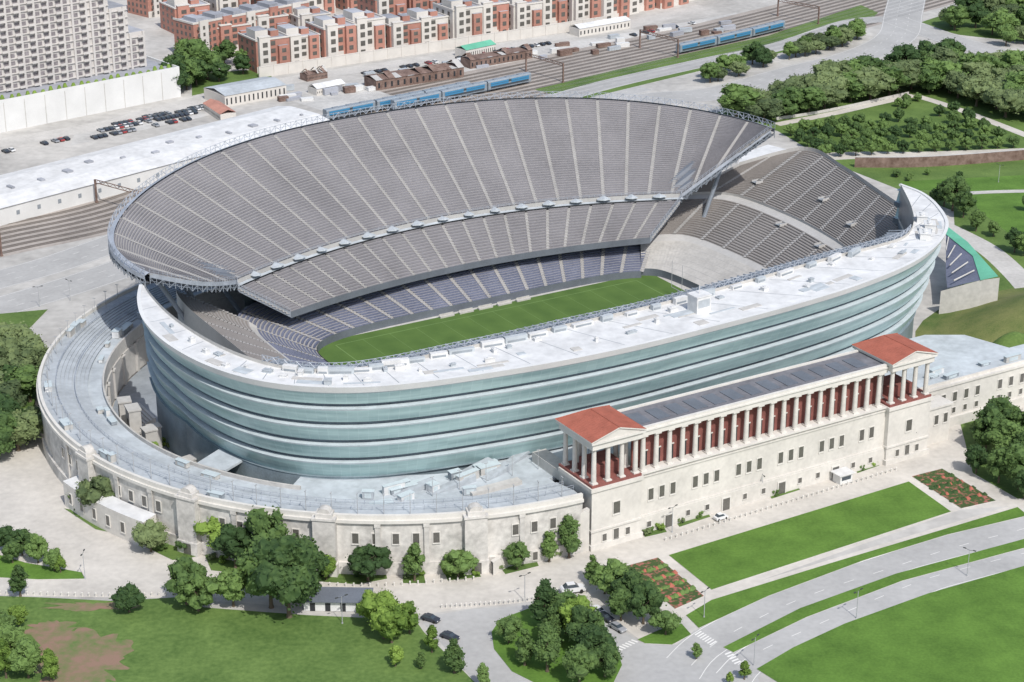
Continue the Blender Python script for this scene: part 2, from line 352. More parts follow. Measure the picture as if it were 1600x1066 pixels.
road([(-80,236),(160,196),(300,160),(420,132),(560,108),(700,88),(820,66),(960,44),(1100,10)],12,'pale service road behind the railway',z=.02,mat_='concl',name='service_road')
sheet('car_park',[G(*p) for p in [(110,228),(330,180),(360,160),(230,170),(120,200)]],.016,['gravel'],'pale gravel car park','car park')
sheet('freight_yard',[G(*p) for p in [(430,150),(830,75),(1000,48),(1150,20),(1180,35),(1000,78),(850,110),(600,160),(520,178)]],.017,['gravel'],'pale gravel freight yard beside railway','yard')
def crosswalk(a,b,c,n,label='white striped pedestrian crossing'):
    mb=MB(); A=G(*a);B=G(*b);Cc=G(*c)
    dx,dy=Cc[0]-A[0],Cc[1]-A[1]
    for k in range(n):
        p=lerp(A,B,k/n); q=lerp(A,B,(k+.5)/n)
        mb.poly([(p[0],p[1],.03),(q[0],q[1],.03),(q[0]+dx,q[1]+dy,.03),(p[0]+dx,p[1]+dy,.03)])
    struct('pedestrian_crossing',mb,['paint'],label,'crossing')
crosswalk((952,1018),(990,998),(962,1022),8)
crosswalk((1085,992),(1112,1010),(1095,986),7)
crosswalk((1132,1022),(1150,1040),(1142,1018),5)
# ------------------------------------------------------------------ playing field
FZ=2.0; FC=(5,-4)
mb=MB(); mb.box(FC[0]-68,FC[1]-33,.1,FC[0]+68,FC[1]+33,FZ-.01)
struct('field_apron',mb,['concl'],'concrete apron around the playing field','field',True)
mb=MB(); mb.poly([(FC[0]-63,FC[1]-28.7,FZ),(FC[0]+63,FC[1]-28.7,FZ),(FC[0]+63,FC[1]+28.7,FZ),(FC[0]-63,FC[1]+28.7,FZ)])
struct('playing_field',mb,['turf'],'green striped turf football field inside the bowl','football field',True)
mb=MB(); z=FZ+.012
def ln(x0,y0,x1,y1): mb.poly([(x0,y0,z),(x1,y0,z),(x1,y1,z),(x0,y1,z)])
cx,cy=FC; hw=24.4
for s_ in(-1,1):
    ln(cx-55,cy+s_*hw-.15,cx+55,cy+s_*hw+.15)
    ln(cx+s_*54.9-.15,cy-hw,cx+s_*54.9+.15,cy+hw)
for k in range(11):
    x=cx-45.72+9.144*k; z=FZ+.016; ln(x-.06,cy-hw,x+.06,cy+hw)
struct('field_marking',mb,['fline'],'faint yard lines on turf','field marking',True)
e=top('goalpost','pale football goalpost at the end line','goalpost',S(cx+56.5,cy+4,FZ),R31)
mb=MB(); mb.tube((2,0,0),(0,0,3.05),.12); mb.obj('support',['pole'],e)
mb=MB(); mb.tube((0,-2.8,3.05),(0,2.8,3.05),.1); mb.obj('crossbar',['pole'],e)
for y in(-2.8,2.8): mb=MB(); mb.tube((0,y,3.05),(0,y,12),.08); mb.obj('upright',['pole'],e)
# ------------------------------------------------------------------ stadium
ST=top('football_stadium','modern football stadium bowl with grey cantilevered grandstand','stadium',(0,0,0),R31)
def subempty(name,label=None): return mkobj(name,None,ST,label=label)
def stand(parent,A,B,nsec,nrows,mats,t0=0,t1=1,aisle=1.1,seg=4,secname='seating_section',aislemesh='aisle',sh=.45):
    for s_ in range(nsec):
        a=t0+(t1-t0)*s_/nsec; b=t0+(t1-t0)*(s_+1)/nsec
        mb=MB()
        ts=[a+(b-a)*k/seg for k in range(seg+1)]
        def prof(t,off):
            p=A(t);q=B(t); out=[]
            h=(q[2]-p[2])/nrows
            p2=A(t+.002 if t<.99 else t-.002); sg=1 if t<.99 else -1
            q2=B(t+.002 if t<.99 else t-.002)
            for r in range(nrows):
                z0=p[2]+h*r
                for fr,dz in((0,0),(.42,0),(.48,sh),(.93,sh+.05)):
                    w_=(r+fr)/nrows
                    x=p[0]+(q[0]-p[0])*w_; y=p[1]+(q[1]-p[1])*w_
                    dx=(p2[0]+(q2[0]-p2[0])*w_-x)*sg; dy=(p2[1]+(q2[1]-p2[1])*w_-y)*sg; l=math.hypot(dx,dy) or 1
                    out.append((x+dx/l*off,y+dy/l*off,z0+dz))
            out.append((q[0],q[1],q[2])); return out
        cols=[]
        for k,t in enumerate(ts):
            off=aisle/2 if k==0 else (-aisle/2 if k==seg else 0)
            cols.append(prof(t,off))
        for c in range(seg):
            X=[mb.v(*p) for p in cols[c]]; Y=[mb.v(*p) for p in cols[c+1]]
            for k in range(len(X)-1):
                mb.f((X[k],Y[k],Y[k+1],X[k+1]),0 if k%4==0 else 1)
        mb.obj(secname,mats,parent)
    for s_ in range(nsec+1):
        t=t0+(t1-t0)*s_/nsec
        p=A(t);q=B(t); sg=1 if t<.99 else -1
        p2=A(t+.002*sg)
        dx,dy=(p2[0]-p[0])*sg,(p2[1]-p[1])*sg; l=math.hypot(dx,dy) or 1; dx/=l;dy/=l
        mb=MB(); h=(q[2]-p[2])/nrows; a2=aisle/2+.1
        prev=None
        for r in range(nrows):
            for w_,z_ in((r/nrows,p[2]+h*r+.22),((r+1)/nrows,p[2]+h*r+.3)):
                x=p[0]+(q[0]-p[0])*w_; y=p[1]+(q[1]-p[1])*w_
                cur=(mb.v(x-dx*a2,y-dy*a2,z_),mb.v(x+dx*a2,y+dy*a2,z_))
                if prev: mb.f((prev[0],prev[1],cur[1],cur[0]))
                prev=cur
        mb.obj('aisle_steps',[aislemesh],parent)
def loft(parent,name,A,B,mats,m=0,n=60,dzA=0,dzB=0,**k):
    mb=MB(); T=[i/n for i in range(n+1)]
    mb.strip([(A(t)[0],A(t)[1],A(t)[2]+dzA) for t in T],[(B(t)[0],B(t)[1],B(t)[2]+dzB) for t in T],m)
    return mb.obj(name,mats,parent,**k)
def band(parent,name,A,z0,z1,mats,n=60,off=0):
    mb=MB(); T=[i/n for i in range(n+1)]
    mb.strip([(A(t)[0],A(t)[1],A(t)[2]+z0) for t in T],[(A(t)[0],A(t)[1],A(t)[2]+z1) for t in T]); return mb.obj(name,mats,parent)
def railing(parent,name,A,zo,h,n,mat_='silver',r=.07,diag=False):
    mb=MB(); P=[A(i/n) for i in range(n+1)]
    for i,p in enumerate(P):
        mb.tube((p[0],p[1],p[2]+zo),(p[0],p[1],p[2]+zo+h),r,n=4)
        if i: 
            o=P[i-1]
            for hh in(h,h*.5): mb.tube((o[0],o[1],o[2]+zo+hh),(p[0],p[1],p[2]+zo+hh),r*.8,n=4)
            if diag: mb.tube((o[0],o[1],o[2]+zo+(h if i%2 else 0)),(p[0],p[1],p[2]+zo+(0 if i%2 else h)),r,n=4)
    return mb.obj(name,[mat_],parent)
# upper grandstand: rim follows an ellipse, rounded past its end on one side
def rimf(k,a=114.0,b=66,dz=0):
    ph=math.radians(192-192*k); c=math.cos(ph)
    return (0.3+a*c,22+b*math.sin(ph),51-(9.5 if c<0 else 6)*abs(c)**3-(2.0*max(0,-math.sin(ph))*4.8)+dz)
RIM=Curve([rimf(k/170) for k in range(171)])
RIMO=Curve([rimf(k/170,115.6,67.6,-.3) for k in range(171)])
MID=Curve([(4+x,49.5-.0031*x*x,25) for x in [(-81+161*k/80) for k in range(81)]])
MIDL=Curve([(4+x,48.6-.0031*x*x,23.2) for x in [(-81+160*k/80) for k in range(81)]])
FRO=Curve([(5+x,35-.0022*x*x,13) for x in [(-67+131*k/80) for k in range(81)]])
def edge(p,q,w,bul):
    r=lerp(p,q,w); s_=math.sin(math.pi*w)*bul; return (r[0]+s_*.2,r[1]-s_,r[2]-s_*.3)
EL=[edge(MID(0),RIM(0),k/16,2.6) for k in range(17)]
ER=[edge(MID(1),RIM(1),k/16,0) for k in range(17)]
LOW=Curve(EL[11:0:-1]+MID.p+ER[1:11])
UP=subempty('upper_grandstand','tall cantilevered grandstand with grey seats')
stand(UP,LOW,RIM,28,44,['tread','seat'],aisle=1.05,sh=.36)
stand(UP,FRO,MIDL,22,15,['tread','seat'],aisle=1.0)
MB1=Curve([(p[0],p[1],p[2]-1.2) for p in MID.p]); RB=Curve([(p[0],p[1],p[2]-1.8) for p in RIMO.p])
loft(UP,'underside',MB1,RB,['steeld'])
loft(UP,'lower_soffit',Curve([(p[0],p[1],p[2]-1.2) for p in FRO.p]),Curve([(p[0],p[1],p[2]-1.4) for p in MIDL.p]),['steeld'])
band(UP,'suite_front',MID,-1.9,.4,['conc'],n=80)
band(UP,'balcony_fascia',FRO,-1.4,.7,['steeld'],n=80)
band(UP,'rim_fascia',RIMO,-1.0,.3,['silver'],n=140)
loft(UP,'rim_walkway',Curve([(p[0],p[1],p[2]+.5) for p in RIM.p]),Curve([(p[0],p[1],p[2]+.3) for p in RIMO.p]),['silver'],n=140)
railing(UP,'rim_railing',RIMO,.3,2.1,150,diag=True,r=.09)
railing(UP,'rim_truss',Curve([(p[0],p[1],p[2]) for p in RIMO.p]),-3.0,2.1,150,'steel',.12,diag=True)
railing(UP,'balcony_railing',MID,.5,.8,90)
for k in range(8,165,4):
    mb=MB()
    p=RIMO(k/170); q=RIM(k/170); m_=MID(k/170); mb.tube((p[0],p[1],p[2]-1.6),(q[0]*.3+m_[0]*.7,q[1]*.3+m_[1]*.7,q[2]*.3+m_[2]*.7-2.0),.3,n=5)
    mb.obj('cantilever_truss',['steel'],UP)
for pts,nm in((EL,'end_edge'),(ER,'end_edge')):
    c_=Curve(pts); band(UP,nm,c_,-1.0,.4,['silver'],n=16); railing(UP,'edge_truss',c_,-2.8,1.9,18,'steel',.12,diag=True); railing(UP,'edge_railing',c_,.4,1.2,26)
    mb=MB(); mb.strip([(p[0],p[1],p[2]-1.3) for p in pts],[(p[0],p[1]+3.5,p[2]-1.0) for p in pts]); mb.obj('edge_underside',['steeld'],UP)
for t in(0,1):
    r=FRO(t); s2=MIDL(t); m_=MID(t)
    pts=cat([r,lerp(r,s2,.5),s2,lerp(s2,m_,.9)],4); c_=Curve(pts); band(UP,'lower_end_edge',c_,-1.2,.6,['steel'],n=14); railing(UP,'lower_edge_railing',c_,.6,1.0,14)
mb=MB()
mb.poly([(-1.9,0,0),(1.9,0,0),(0,0,1.0)]); mb.poly([(-1.9,0,0),(0,0,1.0),(0,-2.2,.6),(-2.1,-1.7,.0)]); mb.poly([(1.9,0,0),(0,0,1.0),(0,-2.2,.6),(2.1,-1.7,.0)])
mb.poly([(-2.1,-1.7,0),(0,-2.2,.6),(0,-2.5,-.1)]); mb.poly([(2.1,-1.7,0),(0,-2.2,.6),(0,-2.5,-.1)])
cme=mb.mesh('entrance_canopy',['terr'])
for k in range(17):
    t=(k+.8)/17.6; p=MID(t); q=MID(t+.01)
    mkobj('entrance_canopy',cme,UP,(p[0],p[1]+.2,p[2]-.1),math.atan2(q[1]-p[1],q[0]-p[0]),scale=(random.uniform(.8,1.25),1,random.uniform(.7,1.2)))
mb=MB(); mb.strip([(p[0],p[1]-.1,p[2]-.9) for p in MID.p],[(p[0],p[1]-1.2,p[2]-1.2) for p in MID.p]); mb.obj('suite_ledge',['terr'],UP)
for k in range(15):
    t=.06+.9*k/14; p=RIMO(t);q=MID(t)
    b=lerp(q,p,.78); a=lerp(q,p,.35)
    mb=MB(); mb.tube((a[0],a[1],0),(b[0],b[1],b[2]-2.5),.7,n=8); mb.obj('support_column',['steel'],UP)
mb=MB()
BW=[(5+x,58-.003*x*x) for x in range(-75,76,5)]
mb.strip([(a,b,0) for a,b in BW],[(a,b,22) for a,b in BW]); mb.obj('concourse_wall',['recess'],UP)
# lower bowl
def se(th,a,b,n=5.0):
    c,s_=math.cos(th),math.sin(th)
    return (FC[0]+a*math.copysign(abs(c)**(2/n),c),FC[1]+b*math.copysign(abs(s_)**(2/n),s_))
def sec(o,z,d0,d1,n=5.0):
    return Curve([(*se(math.radians(d0+(d1-d0)*k/120),65+o,30+o,n),z) for k in range(121)])
LB=subempty('lower_bowl','ring of lower seating with dark blue seats')
stand(LB,sec(0,3.9,42,160),sec(20,12.5,42,160),18,20,['tread','seatb'],aisle=1.2)
stand(LB,sec(0,3.9,160,214),sec(15,10.5,160,214),6,15,['tread','seatb'],aisle=1.2)
stand(LB,sec(17,12,157,222),sec(35,21,157,222),8,18,['tread','seatn'],aisle=1.2)
loft(LB,'walkway',sec(15,10.5,157,222),sec(17,12,157,222),['concl'])
stand(LB,sec(0,3.9,216,318),sec(24,15,216,318),14,22,['tread','seatb'],aisle=1.2)
stand(LB,sec(26,16,222,312),sec(44,26,222,312),12,18,['tread','seat'],aisle=1.2)
band(LB,'back_wall',sec(35,21,157,225),-20,1,['conc'])
c0=sec(0,3.9,42,318)
band(LB,'field_wall',c0,-2,.5,['steeld'],n=150)
mb=MB()
mb.poly([(*se(math.radians(a),66,31),FZ-.3) for a in range(0,360,5)]); mb.obj('bowl_floor',['conc'],LB)
for k in range(5):
    mb=MB(); mb.box(0,0,0,5,.8,.5); mb.box(0,.8,0,5,1.0,1.1); mb.obj('team_bench',['concl'],LB,loc=(-12+k*7,23.3,FZ))
# end grandstand
EG=subempty('end_grandstand','sloping end grandstand with brown grey seats')
c=lambda l:Curve(cat(l,10))
A0=c([(64,23.5,4),(69,18,4),(71,0,4),(71,-18,4),(66,-33,4)])
A1=c([(70,33,9.5),(84,26,9.5),(87,3,9.5),(86,-20,9.5),(80,-40,9.5)])
A2=c([(73,36,10.5),(86,29,10.5),(89,4,10.5),(88,-20,10.5),(82,-41,10.5)])
A3=c([(92,45,17.5),(107,36,17.5),(110,10,17.5),(107,-18,17.5),(102,-40,17.5)])
A4=c([(95,46,18.5),(110,37,18.5),(113,10,18.5),(110,-18,18.5),(104,-40,18.5)])
A5=c([(120,46,25),(141,36,30),(138,12,30),(131,-13,30),(124,-38,30)])
loft(EG,'bare_terrace',A0,A1,['bare'])
for k in range(1,6):
    mb=MB(); ps=[lerp(A0(t/40),A1(t/40),k/6) for t in range(41)]; mb.strip([(p[0],p[1],p[2]+.02) for p in ps],[(p[0]+.12,p[1],p[2]+.12) for p in ps]); mb.obj('terrace_joint',['conc'],EG)
stand(EG,A2,A3,8,18,['tread','seatn'],aisle=1.2)
stand(EG,A4,A5,9,28,['tread','seatn'],aisle=1.3)
loft(EG,'walkway',A1,A2,['conc']); loft(EG,'upper_walkway',A3,A4,['conc'])
band(EG,'back_wall',A5,-24,1.4,['conc']); band(EG,'field_wall',A0,-2.2,.5,['steeld'])
band(EG,'walkway_wall',A4,-.2,.8,['conc'])
for t in(0,1):
    mb=MB(); P=[A0(t),A1(t),A3(t),A5(t)]
    for a,b in zip(P,P[1:]): mb.poly([(a[0],a[1],0),(b[0],b[1],0),(b[0],b[1],b[2]+1),(a[0],a[1],a[2]+1)])
    mb.obj('side_wall',['conc'],EG)
mbv=MB(); mbv.box(-1.5,-1.3,0,1.5,-1.05,.9); mbv.box(-1.5,1.05,0,1.5,1.3,.9); mbv.box(1.25,-1.05,0,1.5,1.05,.9); mbv.box(-1.5,-1.05,.2,1.25,1.05,.35,1)
vme=mbv.mesh('stair_opening',['conc','terrd'])
for (t,w_,A,B) in((.22,.3,A4,A5),(.55,.45,A4,A5),(.78,.35,A4,A5),(.5,.9,A2,A3),(.75,.9,A2,A3)):
    p=lerp(A(t),B(t),w_); mkobj('stair_opening',vme,EG,(p[0],p[1],p[2]+.1))
# glass suite building
ZR=40.0; ZB=13.0
outp=[(222,446),(219,470),(228,500),(262,535),(320,568),(390,591),(470,603),(560,605),(650,598),(760,583),(880,563),(1000,538),(1120,508),(1240,476),(1340,445),(1420,412),(1462,382),(1478,352),(1465,325),(1440,303),(1405,289)]
inp=[(225,446),(236,464),(264,493),(304,522),(352,548),(410,569),(470,580),(540,581),(615,570),(705,551),(800,531),(890,510),(990,488),(1090,463),(1190,436),(1295,406),(1370,387),(1412,373),(1427,352),(1423,325),(1407,292)]
OUT=cat([GU(x,y,ZR) for x,y in outp],8); INN=cat([GU(x,y,ZR) for x,y in inp],8)
N_=len(OUT)
GB=subempty('glass_suite_building','curved teal glass suite building with white roof')
cum=[0]
for a,b in zip(OUT,OUT[1:]): cum.append(cum[-1]+math.hypot(b[0]-a[0],b[1]-a[1]))
TL=cum[-1]
def inset(i,z,extra=0):
    h=(z-ZB)/(ZR-ZB); d=6.5*max(0,1-h)**1.15
    s_=min(cum[i],TL-cum[i]); d*=min(1,s_/35); d+=extra
    o=OUT[i]
    a=OUT[max(i-1,0)];b=OUT[min(i+1,N_-1)]; tx,ty=b[0]-a[0],b[1]-a[1]; tl=math.hypot(tx,ty) or 1
    nx,ny=-ty/tl,tx/tl
    return (o[0]+nx*d,o[1]+ny*d)
def ring(z,extra=0): return [(*inset(i,z,extra),z) for i in range(N_)]
levels=[(13,17.2),(18.8,22.6),(24.2,28.0),(29.6,33.4),(34.9,38.3)]
uvx=[c_/2.6 for c_ in cum]
for li,(a,b) in enumerate(levels):
    mb=MB(); 
    R0=ring(a,.75);R1=ring(b,-.2); Rm=[lerp(p,q,.5) for p,q in zip(R0,R1)]
    mb.strip(R0,Rm,0,uvx+[li*2,li*2+1]); mb.strip(Rm,R1,0,uvx+[li*2+1,li*2+2])
    R2=ring(b+.45,-.3); mb.strip(R1,R2,1); mb.strip(R2,ring(b+.45,1.6),1); mb.strip(ring(a,1.6),R0,1)
    mb.obj('glazing_band',['glass','bandl'],GB)
    if li<4:
        mb=MB(); z0=b;z1=levels[li+1][0]
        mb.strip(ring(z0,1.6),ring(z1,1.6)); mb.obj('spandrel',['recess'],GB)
mb=MB(); mb.strip(ring(38.6,-.4),ring(ZR+.3,-.8)); mb.strip(ring(ZR+.3,-.8),ring(ZR+.3,.2)); mb.strip(ring(ZR+.3,.2),ring(ZR,.2)); mb.strip(ring(38.6,-.4),ring(38.6,1.3)); mb.obj('roof_edge',['whiteb'],GB)
mb=MB(); mb.strip(ring(ZR,.2),[(p[0],p[1],ZR) for p in INN]); mb.obj('roof',['white'],GB)
mb=MB(); mb.strip(ring(ZB),[(p[0],p[1],ZB) for p in INN]); mb.obj('soffit',['basew'],GB)
mb=MB()
for a,b in((12,20),(21,29),(30,38.8)):
    mb.strip([(p[0],p[1],a) for p in INN],[(p[0],p[1],b) for p in INN],0,uvx+[a,a+1])
mb.strip([(p[0],p[1],38.8) for p in INN],[(p[0],p[1],ZR+.9) for p in INN],1)
mb.strip([(p[0],p[1],20) for p in INN],[(p[0],p[1],21) for p in INN],1); mb.strip([(p[0],p[1],29) for p in INN],[(p[0],p[1],30) for p in INN],1)
mb.obj('suite_front',['glassin','concl'],GB)
IC=Curve([(p[0],p[1],ZR) for p in INN[40:-20]])
railing(GB,'roof_railing',IC,.9,1.6,130,'silver',.09,diag=True)
mb=MB()
ic=[IC(k/90)[:2] for k in range(91)]; io=offs(ic,6.5)
for k in range(91): mb.tube((*ic[k],ZR+.7),(*io[k],ZR-.4),.2,n=4)
mb.strip([(*p,ZR-.1) for p in ic],[(*p,ZR-.9) for p in io])
mb.obj('inner_canopy',['steel'],GB)
core=[inset(i,ZB) for i in range(N_)]
mb=MB(); cc=[]
for i in range(8,N_-4): cc.append(lerp(core[i],INN[i][:2],.10))
mb.strip([(a,b,0) for a,b in cc],[(a,b,ZB) for a,b in cc]); mb.obj('base_wall',['basew'],GB)
for i in range(12,N_-8,5):
    mb=MB(); p=lerp(OUT[i],INN[i],.08);q=lerp(OUT[i],INN[i],.92); ribbon(mb,[p[:2],q[:2]],.18,ZR+.02); mb.obj('roof_seam',['terrd'],GB)
def tang(i): return math.atan2(OUT[min(i+1,N_-1)][1]-OUT[i-1][1],OUT[min(i+1,N_-1)][0]-OUT[i-1][0])
for k,i in enumerate((20,26,30,32,35,38,42,45,48,52,55,58,62,64,66,70,74,76,78,82,86,90,94,98,104,108,110,112,118,121,124,128,131,134,138)):
    p=lerp(OUT[i],INN[i],.2+.6*random.random()); l=random.uniform(.6,3.0); w_=random.uniform(.6,1.8); h=random.uniform(.3,1.2)
    mb=MB(); mb.obox(0,0,0,h,l,w_,0); mb.obox(0,0,h,h+.15,l+.2,w_+.2,0); mb.obox(0,0,h+.15,h+.35,l*.5,w_*.5,0)
    mb.obj('rooftop_unit',['white'] if k%3 else ['terr'],GB,loc=(p[0],p[1],ZR),rot=tang(i))
for k in range(40):
    i=random.randint(18,N_-14); p=lerp(OUT[i],INN[i],.15+.6*random.random()); mb=MB(); mb.obox(0,0,0.01,.05+.004*k,random.uniform(2,9),random.uniform(.6,3),0); mb.obj('roof_patch',['terrl'] if k%2 else ['concl'],GB,loc=(p[0],p[1],ZR),rot=tang(i))
# box modules along the inner roof edge
for k in range(26):
    i=46+int(k*3.1); p=lerp(OUT[i],INN[i],.93); l=random.uniform(2.5,7); mb=MB(); mb.obox(0,0,0,random.uniform(.9,1.8),l,1.3,0); mb.box(-l*.4,-.72,.2,l*.4,-.66,.7,1); mb.obj('rooftop_cabinet',['terrl' if k%2 else 'white','terrd'],GB,loc=(p[0],p[1],ZR),rot=tang(i))
p=GU(1092,485,ZR); mb=MB(); mb.obox(0,0,0,4.4,4.6,4,0); mb.obox(0,0,4.4,4.7,5.0,4.4,0); mb.box(-1.9,-2.06,1.5,1.9,-2.01,3.6,1); mb.tube((0,0,4.7),(0,0,7),.12)
mb.obj('rooftop_cabin',['white','terr'],GB,loc=(p[0],p[1],ZR),rot=.05)
for px in((1445,372),(1452,358),(1440,345)):
    p=GU(px[0],px[1],ZR); mb=MB(); mb.obox(0,0,0,1.8,4,3,0); mb.obox(0,0,1.8,2.0,4.4,3.4,0); mb.cyl(-1,0,2.0,2.4,.7); mb.cyl(1,0,2.0,2.4,.7)
    mb.obj('rooftop_unit',['whiteb'],GB,loc=(p[0],p[1],ZR),rot=.9)
# ------------------------------------------------------------------ outer ring (old arena wall)
AW=top('arena_wall','old curved limestone arena wall with terrace on top','arena wall',(0,0,0),R31)
RC=(-49.3,-24.3)
def rp(r,al,z): return (RC[0]+r*math.cos(al),RC[1]+r*math.sin(al),z)
A_0=math.radians(266.5); A_1=math.radians(90)
def lathe(prof,name,mats,a0=A_0,a1=A_1,n=72,label=None):
    mb=MB(); T=[a0+(a1-a0)*k/n for k in range(n+1)]
    for (r0,z0,m),(r1,z1,_) in zip(prof,prof[1:]): mb.strip([rp(r0,t,z0) for t in T],[rp(r1,t,z1) for t in T],m)
    return mb.obj(name,mats,AW,label=label)
lathe([(101.6,0,0),(101.6,3.2,0),(101,3.2,0),(101,13.6,0)],'outer_wall',['stone2'])
lathe([(101,13.6,0),(101.7,13.6,0),(101.7,14.4,0),(101.2,14.4,0),(101.2,15.6,0),(100.4,15.6,0),(100.4,14.6,0)],'parapet',['trim'])
r_,z_=96.5,14.6
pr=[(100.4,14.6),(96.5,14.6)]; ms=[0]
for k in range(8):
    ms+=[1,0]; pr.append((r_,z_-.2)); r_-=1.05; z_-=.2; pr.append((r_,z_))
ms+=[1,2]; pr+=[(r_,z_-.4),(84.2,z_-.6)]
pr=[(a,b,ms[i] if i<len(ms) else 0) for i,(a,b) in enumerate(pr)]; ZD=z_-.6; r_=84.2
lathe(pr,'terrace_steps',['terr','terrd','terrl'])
lathe([(r_,ZD,0),(r_,ZD+1,0),(r_-.5,ZD+1,0),(r_-.5,9.6,0),(r_-.9,9.6,0),(r_-.9,.6,1)],'inner_wall',['concl','basew'],math.radians(224),A_1)
for k in range(16):
    al=math.radians(218-7*k)
    p=rp(r_-1.15,al,.6); mb=MB(); mb.box(-.6,-.35,0,.6,.35,8.4); mb.box(-.9,-.5,8.4,.9,.5,9.0); mb.obj('pier',['concl'],AW,loc=p,rot=al+math.pi/2)
mbw=MB(); mbw.box(-.75,-.10,0,.75,.05,2.6,0); mbw.box(-.95,-.16,-.2,-.75,.05,2.8,1); mbw.box(.75,-.16,-.2,.95,.05,2.8,1); mbw.box(-.75,-.16,2.6,.75,.05,2.8,1); mbw.box(-.95,-.22,-.4,.95,.05,-.2,1)
wme=mbw.mesh('window',['window','trim'])
tow=[190,211,231,251]
al=262.0
while al>180:
    if all(abs(al-t)>3.2 for t in tow):
        mkobj('window',wme,AW,rp(101.05,math.radians(al),8.2),math.radians(al)+math.pi/2)
        if int(al/2.7)%3==0: mkobj('window',wme,AW,rp(101.65,math.radians(al),.9),math.radians(al)+math.pi/2,scale=(.8,1,.8))
    al-=2.7
for t in tow:
    al=math.radians(t); mb=MB(); mb.box(-2.7,-1.6,0,2.7,1.6,14.6); mb.box(-3.0,-2.0,0,3.0,1.6,3.4); mb.box(-2.9,-1.9,14.6,2.9,1.9,15.2); mb.box(-2.0,-1.5,15.2,2.0,1.5,16.2)
    n=8
    ps=[(1.6*math.cos(math.pi*k/n),1.6*math.sin(math.pi*k/n)*.8+16.2) for k in range(n+1)]
    a=[mb.v(x,-1.2,z) for x,z in ps]; b=[mb.v(x,1.2,z) for x,z in ps]
    mb.f(a);mb.f(b[::-1])
    for k in range(n): mb.f((a[k],a[k+1],b[k+1],b[k]))
    mb.box(-1.1,-2.06,0,1.1,-2.01,3.0,1)
    mb.obj('gate_tower',['stone2','window'],AW,loc=rp(101.3,al,0),rot=al+math.pi/2)
for k,t in enumerate([183,197,204,218,224.5,238,244.5,257.5]):
    al=math.radians(t); mb=MB(); mb.box(-.6,-.45,0,.6,0,13.6); mb.box(-.75,-.6,12.6,.75,0,13.55); mb.obj('pilaster',['stone2'],AW,loc=rp(101.05,al,0),rot=al+math.pi/2)
mb=MB(); T=[math.radians(205-18*k/8) for k in range(9)]
mb.strip([rp(106,t,0) for t in T],[rp(106,t,7) for t in T]); mb.strip([rp(106,t,7) for t in T],[rp(101.6,t,7.4) for t in T],1)
mb.poly([rp(106,T[0],0),rp(106,T[0],7),rp(101.6,T[0],7.4),rp(101.6,T[0],0)]); mb.poly([rp(106,T[-1],0),rp(106,T[-1],7),rp(101.6,T[-1],7.4),rp(101.6,T[-1],0)])
mb.obj('entrance_annex',['stone','white'],AW,label='low stone entrance annex with white roof')
for t in range(189,205,3): mkobj('window',wme,AW,rp(106.05,math.radians(t),2.2),math.radians(t)+math.pi/2,scale=(.9,1,1))
mb=MB(); mb.box(-49,76,0,110,77.2,14); mb.obj('far_wall',['stone2'],AW)
U0,U1=-53.4,54.0; V0,V1=-125.0,-111.5; PW=14.4
DK=[rp(84.3,math.radians(222+48*k/12),0)[:2] for k in range(13)]
DI=[rp(73,math.radians(256-34*k/8),0)[:2] for k in range(9)]
mb=MB(); dk=DK+[(-49,-112.2),(U1,-112.2),(U1,-115.4),(185,-115.4),(185,-106),(104,-104),(100,-90),(90,-84),(70,-84),(0,-90),(-50,-88)]+DI
mb.prism(dk,ZD-1,ZD-.05,0); mb.obj('terrace_deck',['terrl'],AW)
mb=MB(); mb.box(U1+.5,-116.2,0,185,-115.4,12.4); mb.box(U1+.5,-116.6,12.4,185,-115.2,13.0); mb.box(U1+.5,-115.6,13.0,185,-115.2,13.8); mb.box(U1+.5,-117.0,0,185,-116.2,3)
mb.box(U1+.5,-122.5,0,U1+11,-117.0,10.5); mb.box(U1+.5,-122.9,10.5,U1+11.4,-116.8,11.1)
mb.obj('side_wall',['stone'],AW)
for k in range(27):
    u=U1+14+k*4.2
    if k%5!=4:
        mkobj('window',wme,AW,(u,-116.2,7.6),0)
        mkobj('window',wme,AW,(u,-116.2,4.0),0,scale=(.8,1,.6))
for k in range(3): mkobj('window',wme,AW,(U1+2.6+k*3.3,-122.5,5.8),0,scale=(.9,1,1))
def unit(loc,rot,l,w_,h,mt):
    mb=MB(); mb.obox(0,0,0,h,l,w_,0); mb.obox(0,0,h,h+.12,l+.25,w_+.25,0,1); mb.box(-l*.3,-w_/2-.04,.2,l*.3,-w_/2-.005,h*.8,1); mb.obj('terrace_kiosk',[mt,'bandl'],AW,loc=loc,rot=rot)
for k in range(26):
    al=math.radians(random.uniform(120,262)); r=random.choice((98.5,86,87)); unit(rp(r,al,14.6 if r>97 else ZD+.25),al+math.pi/2,random.uniform(1.2,5),random.uniform(1,2.2),random.uniform(.8,2.4),random.choice(('terr','concl','terrd','white')))
for k in range(14):
    u=random.uniform(-98,-56); v=random.uniform(-101,-94); unit((u,v,ZD-.04),random.choice((0,.2,-.15)),random.uniform(1.5,7),random.uniform(1,2.5),random.uniform(.6,2.6),random.choice(('terr','concl','terrd','white')))
for k in range(10):
    unit((random.uniform(62,150),random.uniform(-113,-107),ZD-.04),random.choice((0,.1)),random.uniform(1.5,6),random.uniform(1,2.5),random.uniform(.6,2.4),random.choice(('terr','concl','terrd','white')))
for k in range(5):
    mb=MB(); l=random.uniform(6,14); mb.hexa([(0,0,0),(l,0,0),(l,2.4,0),(0,2.4,0)],[(0,0,.2),(l,0,1.7),(l,2.4,1.7),(0,2.4,.2)]); mb.obj('access_ramp',['terr'],AW,loc=(-92+k*8,-98-(k%2)*4,ZD-.04),rot=.1*k)
